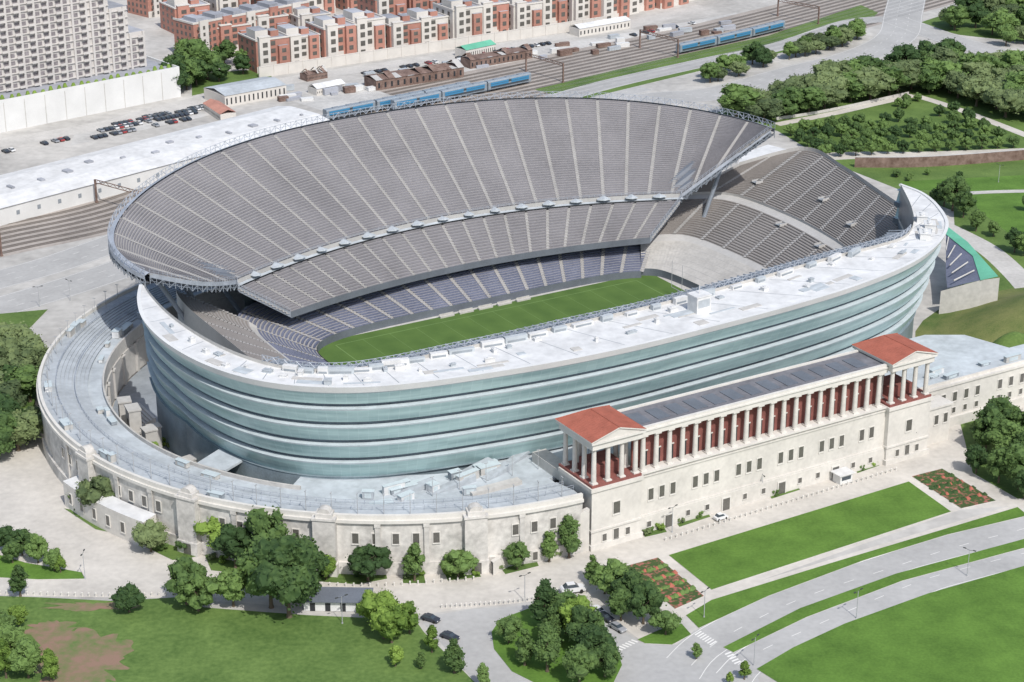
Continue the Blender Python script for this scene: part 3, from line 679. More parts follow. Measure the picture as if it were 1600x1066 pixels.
mb=MB(); mb.box(-53,-111,ZD-.03,-49,-98,ZD+2.6); mb.box(-76,-108,ZD-.03,-62,-105.6,ZD+1.1); mb.obj('stair_house',['concl'],AW)
mbp=MB(); mbp.cyl(0,0,0,5.2,.10,.07,6); pme=mbp.mesh('post',['pole'])
mbp=MB(); mbp.box(-.5,-.1,5.2,.5,.1,5.35); phe=mbp.mesh('lamp_head',['pole'])
LK=Kind('street_lamp','slim grey lamp post on the stadium terrace','street lamp','lamps along the terrace',[('post',pme),('lamp_head',phe)])
for k in range(40):
    al=math.radians(264-3.6*k); p=rp(98.6,al,14.6); LK.put(S(*p),R31+al)
for k in range(16):
    p=(-84+k*7.5,-102.5,ZD); LK.put(S(*p),R31)
RCV=Curve([rp(96.4,A_0+(A_1-A_0)*k/100,14.6) for k in range(101)])
railing(AW,'terrace_railing',RCV,0,1.2,120,'silver',.06)
RCV2=Curve([rp(91.5,A_0+(A_1-A_0)*k/100,13.6) for k in range(101)])
railing(AW,'lower_railing',RCV2,0,1.1,120,'silver',.06)
mb=MB(); W_=[]
for k in range(13):
    t=k/12; W_.append((-80+26*t,-124.5+3.5*math.sin(math.pi*t)-1.5*t,3.5+8*t*t))
W0=[(a,b,0) for a,b,c_ in W_]; mb.strip(W0,W_); W2=[(a,b+1.2,c_) for a,b,c_ in W_]; mb.strip(W_,W2); mb.strip(W2,[(a,b,0) for a,b,c_ in W2])
mb.obj('stair_wing',['stone'],AW)
mb=MB(); mb.poly([rp(83,math.radians(a),.6) for a in range(90,271,6)]); struct('courtyard_paving',mb,['terrd'],'grey paved courtyard inside the curved wall','pavement',True)
for (r,a0,a1,h,mt) in ((79.5,183,207,5.0,'basew'),(76,196,214,3.2,'dark')):
    mb=MB(); T=[math.radians(a0+(a1-a0)*k/8) for k in range(9)]
    mb.strip([rp(r,t,.6) for t in T],[rp(r,t,h) for t in T]); mb.strip([rp(r,t,h) for t in T],[rp(r-2.6,t,h) for t in T],1); mb.strip([rp(r-2.6,t,.6) for t in T],[rp(r-2.6,t,h) for t in T]); 
    mb.poly([rp(r,T[0],.6),rp(r,T[0],h),rp(r-2.6,T[0],h),rp(r-2.6,T[0],.6)]); mb.obj('planter_terrace',[mt,'terrd'],AW)
for (al_,r,h,l) in ((172,78,11,4.5),(180,77,9,3.2),(176,74,7,2.6),(166,79,10,3.6),(190,72.5,4,3),(210,79,7,3)):
    a=math.radians(al_); mb=MB(); mb.box(-l/2,-1.6,0,l/2,1.6,h); mb.box(-l/2-.25,-1.85,h,l/2+.25,1.85,h+.4); mb.box(-.6,-1.68,0,.6,-1.61,h*.75,1); mb.box(-l/2-.07,-.6,1,-l/2-.01,.6,h*.7,1)
    mb.obj('stair_tower',['concl','dark'],AW,loc=rp(r,a,.6),rot=a+math.pi/2)
mb=MB(); mb.hexa([(-131,-18,5),(-125,-16,5),(-122,4,.7),(-130,4,.7)],[(-131,-18,5.6),(-125,-16,5.6),(-122,4,1.3),(-130,4,1.3)]); mb.obj('courtyard_ramp',['concl'],AW)
mb=MB(); a=GU(300,728,12.5);b=GU(352,735,12.5); c_=GU(400,706,13);d_=GU(345,700,13)
mb.hexa([(p[0],p[1],p[2]-.6) for p in(a,b,c_,d_)],[a,b,c_,d_]); mb.obj('footbridge',['terrl'],AW)
# ------------------------------------------------------------------ colonnade
CO=top('colonnade_building','long limestone colonnade with red roofed end pavilions','colonnade',(0,0,0),R31)
mb=MB(); mb.box(U0+PW,V0+.4,0,U1-PW,V1,16.2); mb.box(U0+PW,V0-.3,0,U1-PW,V0+.4,4.6); mb.box(U0+PW,V0-.1,4.6,U1-PW,V0+.4,5.0)
mb.box(U0+PW,V0+.1,15.2,U1-PW,V0+.4,15.6)
mb.obj('front_wall',['stone'],CO)
for s_ in(0,1):
    x0=U0 if s_==0 else U1-PW
    mb=MB(); mb.box(x0,V0-1,0,x0+PW,V1,16.2); mb.box(x0-.4,V0-1.6,0,x0+PW+.4,V1,1.4); mb.box(x0-.25,V0-1.3,4.8,x0+PW+.25,V1,5.3); mb.box(x0-.4,V0-1.4,15.6,x0+PW+.4,V1,16.6)
    mb.obj('pavilion_base',['stone'],CO)
mb=MB(); mb.box(U0+PW+.4,V0-.2,16.2,U1-PW-.4,V1,16.5); mb.obj('terrace_floor',['trim'],CO)
mb=MB(); mb.box(U0+PW,V0+3.4,16.5,U1-PW,V0+3.9,26.0); mb.obj('back_wall',['redwall'],CO)
mbc=MB(); mbc.box(-.85,-.85,0,.85,.85,.35); mbc.cyl(0,0,.35,8.8,.70,.58,14); mbc.cyl(0,0,8.8,9.15,.6,.85,14); mbc.box(-.9,-.9,9.15,.9,.9,9.5)
cme2=mbc.mesh('column',['stone'])
nC=20; span=(U1-PW)-(U0+PW)
for k in range(nC):
    u=U0+PW+span*(k+.5)/nC
    mkobj('column',cme2,CO,(u,V0+1.6,16.5))
for k in range(nC-1):
    u=U0+PW+span*(k+1)/nC; mb=MB(); mb.box(-.5,0,0,.5,.1,4.0); mb.box(-.7,-.05,4.0,.7,.1,4.3,1); mb.obj('niche_door',['dark','trim'],CO,loc=(u,V0+3.28,16.5))
mb=MB(); mb.box(U0+PW,V0+.7,26,U1-PW,-112.5,27.3); mb.box(U0+PW,V0+.4,27.3,U1-PW,-112.2,27.7); mb.box(U0+PW,V0+.7,27.7,U1-PW,V0+1.5,28.4); mb.box(U0+PW,-113,27.7,U1-PW,-112.3,28.4)
mb.obj('entablature',['trim'],CO)
mb=MB(); mb.box(U0+PW,V0+1.5,27.7,U1-PW,-113,27.95)
for k in range(13):
    u=U0+PW+2+k*5.7; mb.box(u,-121.5,27.95,u+3.6,-115.5,28.12,1)
mb.obj('flat_roof',['roofd','steeld'],CO)
for s_ in(0,1):
    x0=U0 if s_==0 else U1-PW; x1=x0+PW; y0=V0-1; y1=V1+.5
    mb=MB(); mb.box(x0,y0,16.6,x1,y1,17.2); mb.obj('pavilion_floor',['redwall'],CO)
    ps=[]
    for k in range(4): ps.append((x0+1.2+(PW-2.4)*k/3,y0+1.2)); ps.append((x0+1.2+(PW-2.4)*k/3,y1-1.2))
    for k in(1,2,): ps.append((x0+1.2,y0+1.2+(y1-y0-2.4)*k/3)); ps.append((x1-1.2,y0+1.2+(y1-y0-2.4)*k/3))
    for q in ps: mkobj('column',cme2,CO,(q[0],q[1],17.2),scale=(.95,.95,.99))
    mb=MB(); mb.box(x0,y0,26.6,x1,y1,28.2); mb.box(x0-.5,y0-.5,28.2,x1+.5,y1+.5,28.8); mb.obj('entablature',['trim'],CO)
    xm=(x0+x1)/2; h0,h1=28.8,31.1; e=.7
    mb=MB(); P=[(x0-e,y0-.6,h0),(xm,y0-.6,h1),(x1+e,y0-.6,h0),(x0-e,y1+.6,h0),(xm,y1-3.0,h1),(x1+e,y1+.6,h0)]
    Q=[(a,b,c_+.3) for a,b,c_ in P]
    mb.poly([Q[0],Q[1],Q[4],Q[3]]); mb.poly([Q[1],Q[2],Q[5],Q[4]]); mb.poly([Q[3],Q[4],Q[5]])
    for a,b in((0,1),(1,2),(3,5),(0,3),(2,5)): mb.poly([P[a],P[b],Q[b],Q[a]],1)
    mb.tube(Q[1],Q[4],.2); mb.tube(Q[4],Q[3],.16); mb.tube(Q[4],Q[5],.16)
    for k in range(15):
        yy=y0+.2+k*.9
        if yy<y1-3.2:
            mb.tube((x0-e,yy,h0+.32),(xm,yy,h1+.32),.05,n=4); mb.tube((x1+e,yy,h0+.32),(xm,yy,h1+.32),.05,n=4)
    mb.obj('hipped_roof',['terra','trim'],CO)
    mb=MB(); yy=y0-.25; mb.poly([(x0-e+.3,yy,h0+.02),(x1+e-.3,yy,h0+.02),(xm,yy,h1-.1)]); mb.obj('pediment',['stone'],CO)
    mb=MB(); mb.prism([(x0+3.4,y0+4),(x1-3.4,y0+4),(x1-3.4,y1-4),(x0+3.4,y1-4)],17.2,20,0); mb.obj('stair_housing',['redwall'],CO)
for g in range(6):
    for k in range(3):
        u=U0+PW+3.8+g*13.4+k*3.3
        if u<U1-PW-1.5: mkobj('window',wme,CO,(u,V0+.4,8.6),0,scale=(1,1,1.15))
for k in range(14):
    u=U0+PW+3+k*5.9
    if u>U1-PW-2: continue
    if k%3==1:
        mb=MB(); mb.box(-1.1,-.12,0,1.1,.05,3.4,0); mb.box(-1.4,-.25,0,-1.1,.05,3.7,1); mb.box(1.1,-.25,0,1.4,.05,3.7,1); mb.box(-1.1,-.25,3.4,1.1,.05,3.7,1)
        mb.obj('door',['window','trim'],CO,loc=(u,V0-.3,0))
    else: mkobj('window',wme,CO,(u,V0-.3,1.7),0,scale=(.8,1,.55))
for x0 in(U0,U1-PW):
    mkobj('window',wme,CO,(x0+7.2,V0-1,8.4),0,scale=(1.3,1,1.2)); mkobj('window',wme,CO,(x0+3.8,V0-1,1.8),0,scale=(.8,1,.7)); mkobj('window',wme,CO,(x0+10.6,V0-1,1.8),0,scale=(.8,1,.7)); mkobj('window',wme,CO,(x0+7.2,V0-1,1.6),0,scale=(1,1,1))
# ------------------------------------------------------------------ right side structures
def mound(cx,cy,rx,ry,h,mat_,label):
    mb=MB(); n=28; rings=9; prev=None
    for r in range(rings+1):
        f=r/rings; cur=[mb.v(cx+rx*f*math.cos(6.28319*k/n),cy+ry*f*math.sin(6.28319*k/n),.05+h*(.5+.5*math.cos(math.pi*f))) for k in range(n)]
        if prev:
            for k in range(n): mb.f((prev[k],prev[(k+1)%n],cur[(k+1)%n],cur[k]))
        prev=cur
    struct('grass_mound',mb,[mat_],label,'grass mound',True)
mound(152,-80,52,36,12,'ochre','dry grass mound beside the stadium')
mound(118,-92,18,12,10,'grass','green planted mound beside the glass building')
e=top('side_bleacher','small stand with green roof edge and dark seats','bleacher',(0,0,0),R31)
b0=[GU(x,y,z) for x,y,z in((1478,388,11),(1478,352,11),(1512,378,11),(1560,432,11),(1532,438,11),(1500,410,11))]
mb=MB(); mb.poly([b0[1],b0[2],b0[3],b0[4],GU(1520,400,11),GU(1478,366,11)]); mb.obj('green_roof',['teal'],e)
mb=MB(); mb.poly([GU(1478,366,10.8),GU(1520,400,10.8),GU(1532,438,10.8),GU(1480,450,8),GU(1478,430,8)]); mb.obj('dark_seating',['seatb'],e)
mb=MB(); l=[GU(1470,455,8),GU(1532,438,10.8),GU(1562,434,10.8)]; mb.strip([(p[0],p[1],0) for p in l],l); mb.obj('wall',['concl'],e)
for k in range(5):
    mb=MB(); p=GU(1482+k*10,372+k*13,10.9); q=GU(1478+k*3,392+k*12,9.9); mb.tube((p[0],p[1],p[2]+.3),(q[0],q[1],q[2]+.3),.25); mb.obj('seat_row_divider',['concl'],e)
mb=MB(); l=pxs([(1335,262),(1420,262),(1500,258),(1640,247)]); mb.strip([(a,b,0) for a,b in l],[(a,b,4.2) for a,b in l]); o=offs(l,1); mb.strip([(a,b,4.2) for a,b in l],[(a,b,4.2) for a,b in o],1)
mb.obj('retaining_wall',['rust','concl'],None,label='long rust brown retaining wall in the park',category='retaining wall')
mb=MB(); l=pxs([(1213,188),(1290,176),(1420,148)],0); mb.strip([(a,b,0) for a,b in l],[(a,b,1.4) for a,b in l]); mb.obj('garden_wall',['concl'],None,label='low pale garden wall beside tree rows',category='garden wall')
mb=MB(); l=[GU(x,y,14) for x,y in((1160,240),(1200,226),(1240,236),(1230,248),(1190,252),(1150,262))]; mb.prism([(p[0],p[1]) for p in l],0,14,0,1)
mb.obj('service_building',['concl','white'],None,rot=R31,label='pale service building behind the end grandstand',category='building')
# ------------------------------------------------------------------ railway
RL=pxs([(-120,392),(0,366),(170,328),(350,262),(520,206),(680,172),(830,140),(1060,90),(1200,58),(1400,5),(1560,-40)])
mb=MB(); ribbon(mb,RL,46,.025); ribbon(mb,RL[30:],22,.027,0,33); struct('railway_ballast',mb,['ballast'],'wide brown railway ballast bed','railway')
for k in range(13):
    o=-19+k*4.75; R_=RL if k<9 else RL[30:]
    mb=MB(); ribbon(mb,R_,2.6,.04,0,o); ribbon(mb,R_,.16,.18,1,o-.75); ribbon(mb,R_,.16,.18,1,o+.75)
    struct('railway_track',mb,['track','rail'],'straight railway track with steel rails','railway track')
RLC=Curve([(a,b,0) for a,b in RL])
def gantry(px,o0=-24,o1=24,lab='rusty steel overhead line gantry above tracks'):
    c_=RLC; best=min(range(401),key=lambda i:abs(c_(i/400)[0]-px[0])+abs(c_(i/400)[1]-px[1])); p=c_(best/400);q=c_(min(best/400+.003,1))
    an=math.atan2(q[1]-p[1],q[0]-p[0])
    e=top('catenary_gantry',lab,'railway gantry',(p[0],p[1],0),an,'railway overhead gantries')
    for o in(o0,o1):
        mb=MB(); mb.box(-.3,o-.3,0,.3,o+.3,9); mb.box(-.45,o-.45,0,.45,o+.45,.6); mb.obj('post',['rust'],e)
    mb=MB(); mb.tube((0,o0,9),(0,o1,9),.18); mb.tube((0,o0,7.8),(0,o1,7.8),.18)
    n=16
    for k in range(n): mb.tube((0,o0+(o1-o0)*k/n,9 if k%2 else 7.8),(0,o0+(o1-o0)*(k+1)/n,7.8 if k%2 else 9),.1,n=4)
    mb.obj('truss_beam',['rust'],e)
for px in((175,325),(880,128),(1060,90),(1280,38),(-40,372)): gantry(G(*px),-22 if px[0]<500 else 0,10 if px[0]<500 else 26)
def traincar():
    mb=MB(); L_,W_=25,3.1
    prof=[(-1.4,.9),(-1.55,1.2),(-1.55,4.3),(-1.2,4.85),(1.2,4.85),(1.55,4.3),(1.55,1.2),(1.4,.9)]
    a=[mb.v(-L_/2,y,z) for y,z in prof]; b=[mb.v(L_/2,y,z) for y,z in prof]
    mb.f(a[::-1],0); mb.f(b,0)
    for k in range(8): mb.f((a[k],b[k],b[(k+1)%8],a[(k+1)%8]),0)
    bd=mb.mesh('body',['trains'])
    parts=[('body',bd)]
    mb=MB(); mb.box(-11,-.03,0,11,.03,.9)
    win=mb.mesh('window_row',['darkglass'])
    for s_ in(-1,1):
        for z0 in(1.5,3.1): parts.append(('window_row',win,(0,s_*1.56,z0)))
    mb=MB(); mb.box(-5.2,-.04,0,5.2,.04,.75); st=mb.mesh('blue_stripe',['blue'])
    for s_ in(-1,1):
        for x in(-6,6): parts.append(('blue_stripe',st,(x,s_*1.56,2.4))); parts.append(('blue_stripe',st,(x,s_*1.58,3.3)))
    mb=MB(); mb.box(-2.2,-1,-.05,2.2,1,.45)
    for x in(-1.25,1.25):
        for s_ in(-.8,.8): mb.tube((x,s_-.1,0),(x,s_+.1,0),.45,n=10)
    wh=mb.mesh('bogie',['dark'])
    for x in(-7.75,7.75): parts.append(('bogie',wh,(x,0,.45)))
    mb=MB(); mb.box(-1.5,-.7,0,1.5,.7,.3); ru=mb.mesh('roof_unit',['steel'])
    for x in(-7,0,7): parts.append(('roof_unit',ru,(x,0,4.85)))
    return Kind('train_car','blue and silver double deck commuter train car','train car','commuter train cars on the tracks',parts)
TC=traincar()
def train(pa,off,n):
    c_=Curve([(a,b,0) for a,b in offs(RL,off)]); P0=G(*pa)
    best=min(range(2001),key=lambda i:abs(c_(i/2000)[0]-P0[0]))/2000
    for k in range(n):
        t=best+k*25.8/c_.L; p=c_(t); q=c_(t+.004); TC.put((p[0],p[1],.15),math.atan2(q[1]-p[1],q[0]-p[0]))
train((545,185),14.25,3); train((650,170),9.5,3); train((1085,70),4.75,3)
# ------------------------------------------------------------------ sheds, walls, tower, houses
def frame(a,b):
    A=G(*a);B=G(*b); an=math.atan2(B[1]-A[1],B[0]-A[0]); return A,an,math.hypot(B[0]-A[0],B[1]-A[1])
A_,an,L_=frame((-90,378),(518,214))
e=top('long_depot_shed','very long white roofed depot shed beside tracks','depot shed',(A_[0],A_[1],0),an)
W_=34
mb=MB(); mb.box(0,0,0,L_,W_,6.5,0); mb.obj('wall',['whiteb'],e)
mb=MB(); P=[(-.5,-.5,6.6),(L_+.5,-.5,6.6),(L_+.5,W_+.5,6.6),(-.5,W_+.5,6.6)]
a=[(-.5,W_*.25,8.2),(L_+.5,W_*.25,8.2)];b=[(-.5,W_*.75,8.2),(L_+.5,W_*.75,8.2)]
mb.poly([P[0],P[1],a[1],a[0]]);mb.poly([a[0],a[1],b[1],b[0]]);mb.poly([b[0],b[1],P[2],P[3]]);mb.poly([P[0],a[0],b[0],P[3]]);mb.poly([P[1],a[1],b[1],P[2]])
mb.obj('roof',['white'],e)
for k in range(14):
    mb=MB(); x=12+k*L_/14.5; y=W_*.3+random.uniform(0,8); mb.box(x,y,8.15,x+random.uniform(1,3),y+random.uniform(1,4),8.9); mb.obj('roof_vent',['greyroof'],e)
for k in range(20): mb=MB(); mb.box(0,-.06,0,1.4,-.01,1.6); mb.obj('window',['terrd'],e,loc=(4+k*L_/20.5,0,2.6))
A_,an,L_=frame((-90,226),(283,151))
e=top('podium_building','large blank white podium building below tower','building',(A_[0],A_[1],0),an)
mb=MB(); mb.box(0,0,0,L_,75,12.6,0,1); mb.box(0,0,12.6,L_,.6,13.6); mb.box(L_-.6,.6,12.6,L_,75,13.6); mb.obj('wall',['whiteb','greyroof'],e)
for k in range(12): mb=MB(); mb.box(k*L_/12,-.08,0,k*L_/12+.3,-.01,12.4); mb.obj('wall_joint',['concl'],e)
mb=MB()
for k in range(30): mb.cyl(5+k*L_/31,3+2*random.random(),12.7,13.4+random.random()*1.3,1.1,.5,7)
mb.obj('roof_planting',['leafl'],e,kind='stuff')
e=top('apartment_tower','tall pale concrete apartment tower with balconies','apartment tower',(A_[0],A_[1],12.6),an)
segs=[(0,L_*.62,80),(L_*.62,L_*.70,52),(L_*.70,L_*.78,40),(L_*.78,L_*.86,28),(L_*.86,L_*.93,16)]
for (x0,x1,H) in segs:
    mb=MB(); mb.box(x0,14,0,x1,44,H,0,1)
    x=x0
    while x<x1-.5: mb.box(x,13.3,0,x+1.0,13.99,H,0); x+=6.6
    mb.obj('tower_block',['hrise','greyroof'],e)
    mb=MB(); z=1.2
    while z<H-2:
        x=x0+1.3
        while x<x1-2.2:
            mb.box(x,13.93,z,x+2.0,13.985,z+1.7,0)
            x+=3.3
        z+=3.2
    mb.obj('window_grid',['towerwin'],e,kind='stuff')
    mb=MB(); z=.7
    while z<H-1:
        mb.box(x0,13.4,z,x1,13.99,z+.35)
        x=x0+3.9
        while x<x1-2: 
            mb.box(x,12.4,z,x+2.6,13.4,z+.25); mb.box(x,12.4,z+.25,x+2.6,12.5,z+1.1); x+=6.6
        z+=3.2
    mb.obj('balcony_slab',['hrise'],e,kind='stuff')
    mb=MB(); z=1.2
    while z<H-2:
        for y in range(16,42,4): mb.box(x1+.01,y,z,x1+.06,y+2,z+1.7)
        z+=3.2
    mb.obj('side_window_grid',['towerwin'],e,kind='stuff')
def house(kind,rs):
    rnd=random.Random(rs)
    mb=MB(); Wd,Dp,H=12.6,14,13
    mb.box(0,0,0,Wd,Dp,H,1 if kind=='c' else 0,2)
    mb.box(-.15,-.25,H,Wd+.15,.3,H+.6,1); mb.box(-.15,.3,H,.3,Dp,H+.6,1); mb.box(Wd-.3,.3,H,Wd+.15,Dp,H+.6,1)
    hb=rnd.uniform(-4,1.0)
    mb.box(.6,-1.6,0,4.6,-.01,H+1.6,1 if kind!='b' else 0,2); mb.box(8,-1.3,0,11.6,-.01,H+hb,0,2)
    mb.box(.45,-1.75,H+1.6,4.75,-.01,H+2.0,1)
    mb.box(1.3,3,H,6,10,H+rnd.uniform(2.6,4.2),1,2); mb.box(7.5,4,H,10.5,8,H+rnd.uniform(1.5,3),0 if rnd.random()<.6 else 1,2)
    mb.box(5.2,-.06,0,7.4,-.01,4,1); mb.box(0,-.2,0,Wd,-.07,2.6,1)
    for z in(1.0,4.3,7.5,10.6):
        mb.box(1.8,-1.66,z,3.6,-1.61,z+1.9,3)
        if z+2<H+hb: mb.box(9.0,-1.36,z,10.6,-1.31,z+1.7,3)
        if z>3: mb.box(5.5,-.12,z,7.2,-.07,z+1.8,3)
        for y in(2,6,10): mb.box(Wd+.01,y,z,Wd+.05,y+1.5,z+1.6,3); mb.box(-.05,y,z,-.01,y+1.5,z+1.6,3)
    return mb.mesh('town_house',['brick','cream','greyroof','window'])
HM={k:[house(k,i*5+ord(k)) for i in range(3)] for k in 'bcm'}
HL={'b':'red brick town house with flat grey roof','c':'cream town house with brick bays','m':'red and cream four storey town house'}
def row(a,b,n,depth,pattern,sc=1,skip=()):
    A_,an,L_=frame(a,b); ca,sa=math.cos(an),math.sin(an)
    for k in range(n):
        if k in skip: continue
        x=L_*k/n; kd=pattern[k%len(pattern)]; dy=depth+(3.5 if k%2 else 0)
        mkobj('town_house',HM[kd][k%3],None,(A_[0]+x*ca-dy*sa,A_[1]+x*sa+dy*ca,0),an,HL[kd],'town house',None,'row of town houses',(L_/n/12.9*sc,1.35,random.uniform(.95,1.3)))
row((408,118),(945,38),11,4,'mcmcmcc'); row((408,118),(945,38),9,46,'bmccm',.85,(3,)); row((945,38),(1130,-5),4,4,'mcb')
row((408,118),(945,38),8,96,'bcmcb',.8,(5,))
A_,an,L_=frame((405,122),(948,41))
mb=MB(); mb.box(0,0,0,L_,.5,4.8,0); mb.box(0,-.1,4.8,L_,.6,5.1,0)
for k in range(26): mb.box(k*L_/26,-.25,0,k*L_/26+.6,-.01,5.3,0)
mb.obj('boundary_wall',['cream'],None,loc=(A_[0],A_[1],0),rot=an,label='long cream boundary wall before the houses',category='boundary wall')
def block(a,b,depth,H,mk,label,y0=0):
    A_,an,L_=frame(a,b); e=top('apartment_block',label,'apartment block',(A_[0]-y0*math.sin(an),A_[1]+y0*math.cos(an),0),an)
    mb=MB(); mb.box(0,0,0,L_,depth,H,0,1); mb.box(-.2,-.2,H,L_+.2,.4,H+.9,2); mb.box(-.2,.4,H,.4,depth,H+.9,2); mb.box(L_-.4,.4,H,L_+.2,depth,H+.9,2); mb.box(-.1,-.1,0,L_+.1,-.01,3.2,2)
    for k in range(int(L_/14)): mb.box(3+k*14,-1.2,0,8+k*14,-.11,H+1.6,0 if k%2 else 2,1)
    mb.obj('wall',[mk,'greyroof','cream'],e)
    mb=MB(); z=1.3
    while z<H-2:
        x=1.5
        while x<L_-2:
            if not any(3+k*14-1.8<x<8+k*14+.2 for k in range(int(L_/14))): mb.box(x,-.17,z,x+1.6,-.11,z+1.7)
            else: mb.box(x,-1.27,z,x+1.2,-1.21,z+1.7)
            x+=3.2
        y=2
        while y<depth-2: mb.box(L_+.01,y,z,L_+.07,y+1.5,z+1.7); mb.box(-.07,y,z,-.01,y+1.5,z+1.7); y+=3.4
        z+=3.2
    mb.obj('window_grid',['window'],e,kind='stuff')
    for k in range(int(L_/11)): mb=MB(); mb.box(4+k*11,3,H,9+k*11,depth-3,H+1.8); mb.obj('roof_house',['greyroof'],e)
block((325,100),(505,62),16,17,'brick','long red brick apartment block with grey roof',10)
block((240,30),(330,12),18,20,'brick','red brick apartment block with flat roof',4)
block((560,20),(720,-8),18,22,'brick','red brick apartment block with flat roof',110)
block((960,10),(1060,-12),18,16,'cream','cream low building with flat roof',0)
for (a,b,dp,h,lab,mm) in(((588,142),(725,120),11,4.5,'derelict long shed with collapsed rusty roof','rust'),((735,108),(832,91),8,4,'derelict low shed with rusty roof','rust'),((352,168),(448,150),18,5,'small warehouse with pale blue grey roof','terr'),((728,92),(775,82),8,4,'small shed with green roof','teal'),((905,58),(985,44),8,4,'small pale track side building','white'),((318,172),(345,190),7,3,'low brick store building','brick'),((480,128),(512,122),6,3,'small brown yard hut','rust'),((495,150),(540,141),7,3,'small white yard office','white')):
    A_,an,L_=frame(a,b); mb=MB(); mb.box(0,0,0,L_,dp,h,0)
    n=14
    for k in range(n):
        hh=h+ (random.uniform(-1.5,3.0) if mm=='rust' else 1.6); x0=L_*k/n;x1=L_*(k+1)/n
        mb.poly([(x0,-.3,h+.1),(x1,-.3,h+.1),(x1,dp/2,hh),(x0,dp/2,hh)],1+2*(mm=='rust' and random.random()<.35)); mb.poly([(x0,dp/2,hh),(x1,dp/2,hh),(x1,dp+.3,h+.1),(x0,dp+.3,h+.1)],1)
        mb.box(x0+L_/n*.3,-.06,1,x0+L_/n*.6,-.01,h-1.2,2)
    mb.obj('track_side_shed',['rust' if mm=='rust' else 'cream',mm,'dark','conc'],None,loc=(A_[0],A_[1],0),rot=an,label=lab,category='shed')
rnd=random.Random(5)
def container():
    mb=MB(); mb.box(-3,-1.2,.1,3,1.2,2.6)
    for k in range(12): mb.box(-2.9+k*.5,-1.26,.2,-2.7+k*.5,-1.205,2.5); mb.box(-2.9+k*.5,1.205,.2,-2.7+k*.5,1.26,2.5)
    mb.box(-3.05,-1.22,2.6,3.05,1.22,2.7); return mb
CNT=[container().mesh('shipping_container',[m]) for m in('rust','greyroof','whiteb','terr')]
for k in range(64):
    px=(rnd.uniform(440,1150),0); t=(px[0]-440)/710; py=150-118*t+rnd.uniform(-8,16)
    p=G(px[0],py); mkobj('shipping_container',CNT[k%4],None,(p[0],p[1],.02),rnd.uniform(.3,.7),('rusty brown','grey','white','pale blue')[k%4]+' storage container in the freight yard','container',None,'containers in the freight yard',(rnd.uniform(.5,1.3),rnd.uniform(.7,1.2),rnd.uniform(.4,1.1)))
# ------------------------------------------------------------------ cars
def carmeshes(paint):
    prof=[(-2.2,.35),(-2.25,.8),(-2.0,.98),(-1.2,1.0),(1.0,1.0),(2.0,.85),(2.25,.65),(2.2,.35)]
    mb=MB(); a=[mb.v(x,-.88,z) for x,z in prof]; b=[mb.v(x,.88,z) for x,z in prof]
    mb.f(a);mb.f(b[::-1])
    for k in range(8): mb.f((a[k],b[k],b[(k+1)%8],a[(k+1)%8]))
    def cab(mb,m,s=0):
        lo=[(-1.75,-.80-s,1.0),(1.0,-.80-s,1.0),(1.0,.80+s,1.0),(-1.75,.80+s,1.0)]; hi=[(-1.2,-.64,1.42),(.35,-.64,1.42),(.35,.64,1.42),(-1.2,.64,1.42)]; mb.hexa(lo,hi,m)
    b1=mb; b1.box(-1.15,-.62,1.42,.3,.62,1.48)
    bm=b1.mesh('body',[paint])
    mb=MB(); cab(mb,0); wm=mb.mesh('window',['darkglass'])
    mb=MB(); mb.tube((0,-.12,0),(0,.12,0),.33,n=12); tm=mb.mesh('wheel',['tyre'])
    mb=MB(); mb.box(2.18,-.18,.62,2.27,.18,.78); hm=mb.mesh('headlight',['whiteb'])
    s_=MB(); s_.V=list(b1.V);s_.F=list(b1.F);s_.M=[0]*len(b1.F);s_.U=[None]*len(b1.F); cab(s_,1)
    for x in(-1.4,1.4):
        for y in(-.82,.82): s_.tube((x,y-.1,.33),(x,y+.1,.33),.33,n=8,m=2)
    sm=s_.mesh('parked_car',[paint,'darkglass','tyre'])
    return [('body',bm),('window',wm),('wheel',tm,(-1.4,-.8,.33)),('wheel',tm,(1.4,-.8,.33)),('wheel',tm,(-1.4,.8,.33)),('wheel',tm,(1.4,.8,.33)),('headlight',hm,(0,-.6,0)),('headlight',hm,(0,.6,0))],sm
CM={c_:carmeshes(p) for c_,p in(('black','cardk'),('white','carw'),('red','carr'),('grey','carg'))}
def near_car(px,c_,rot,lab,sc=(1,1,1)):
    p=G(*px); Kind('car',lab,'car','cars on the roads near the stadium',CM[c_][0]).put((p[0],p[1],.03),rot,sc)
near_car((673,970),'black',math.radians(-30),'dark car driving on the junction road'); near_car((703,998),'black',math.radians(-35),'black car on the asphalt junction')
near_car((965,984),'grey',math.radians(-50),'grey car parked beside trees'); near_car((946,968),'black',math.radians(-50),'black car parked beside trees'); near_car((935,958),'white',math.radians(-50),'white car parked beside trees')
near_car((895,926),'white',math.radians(15),'large white van parked on the plaza',(1.3,1.15,1.7)); near_car((1126,812),'white',math.radians(31),'white utility cart beside the colonnade',(.8,.9,1.2))
cmap={'b':'black','w':'white','g':'grey','r':'red'}
for (a,b,n,pr_) in(((140,218),(300,186),22,.4),((150,207),(310,176),22,.2),((180,196),(330,168),20,.25),((220,186),(345,163),16,.5),((0,240),(120,215),14,.6),((560,118),(900,62),36,.6),((980,58),(1160,22),20,.6)):
    A_,an,L_=frame(a,b)
    for k in range(n):
        if random.random()<pr_: continue
        c_=cmap[random.choice('bbbbwggr')]; x=L_*k/n
        mkobj('parked_car',CM[c_][1],None,(A_[0]+x*math.cos(an),A_[1]+x*math.sin(an),.02),an+math.pi/2+random.uniform(-.05,.05),c_+' car parked in the open car park','car',None,'cars parked in the car park')
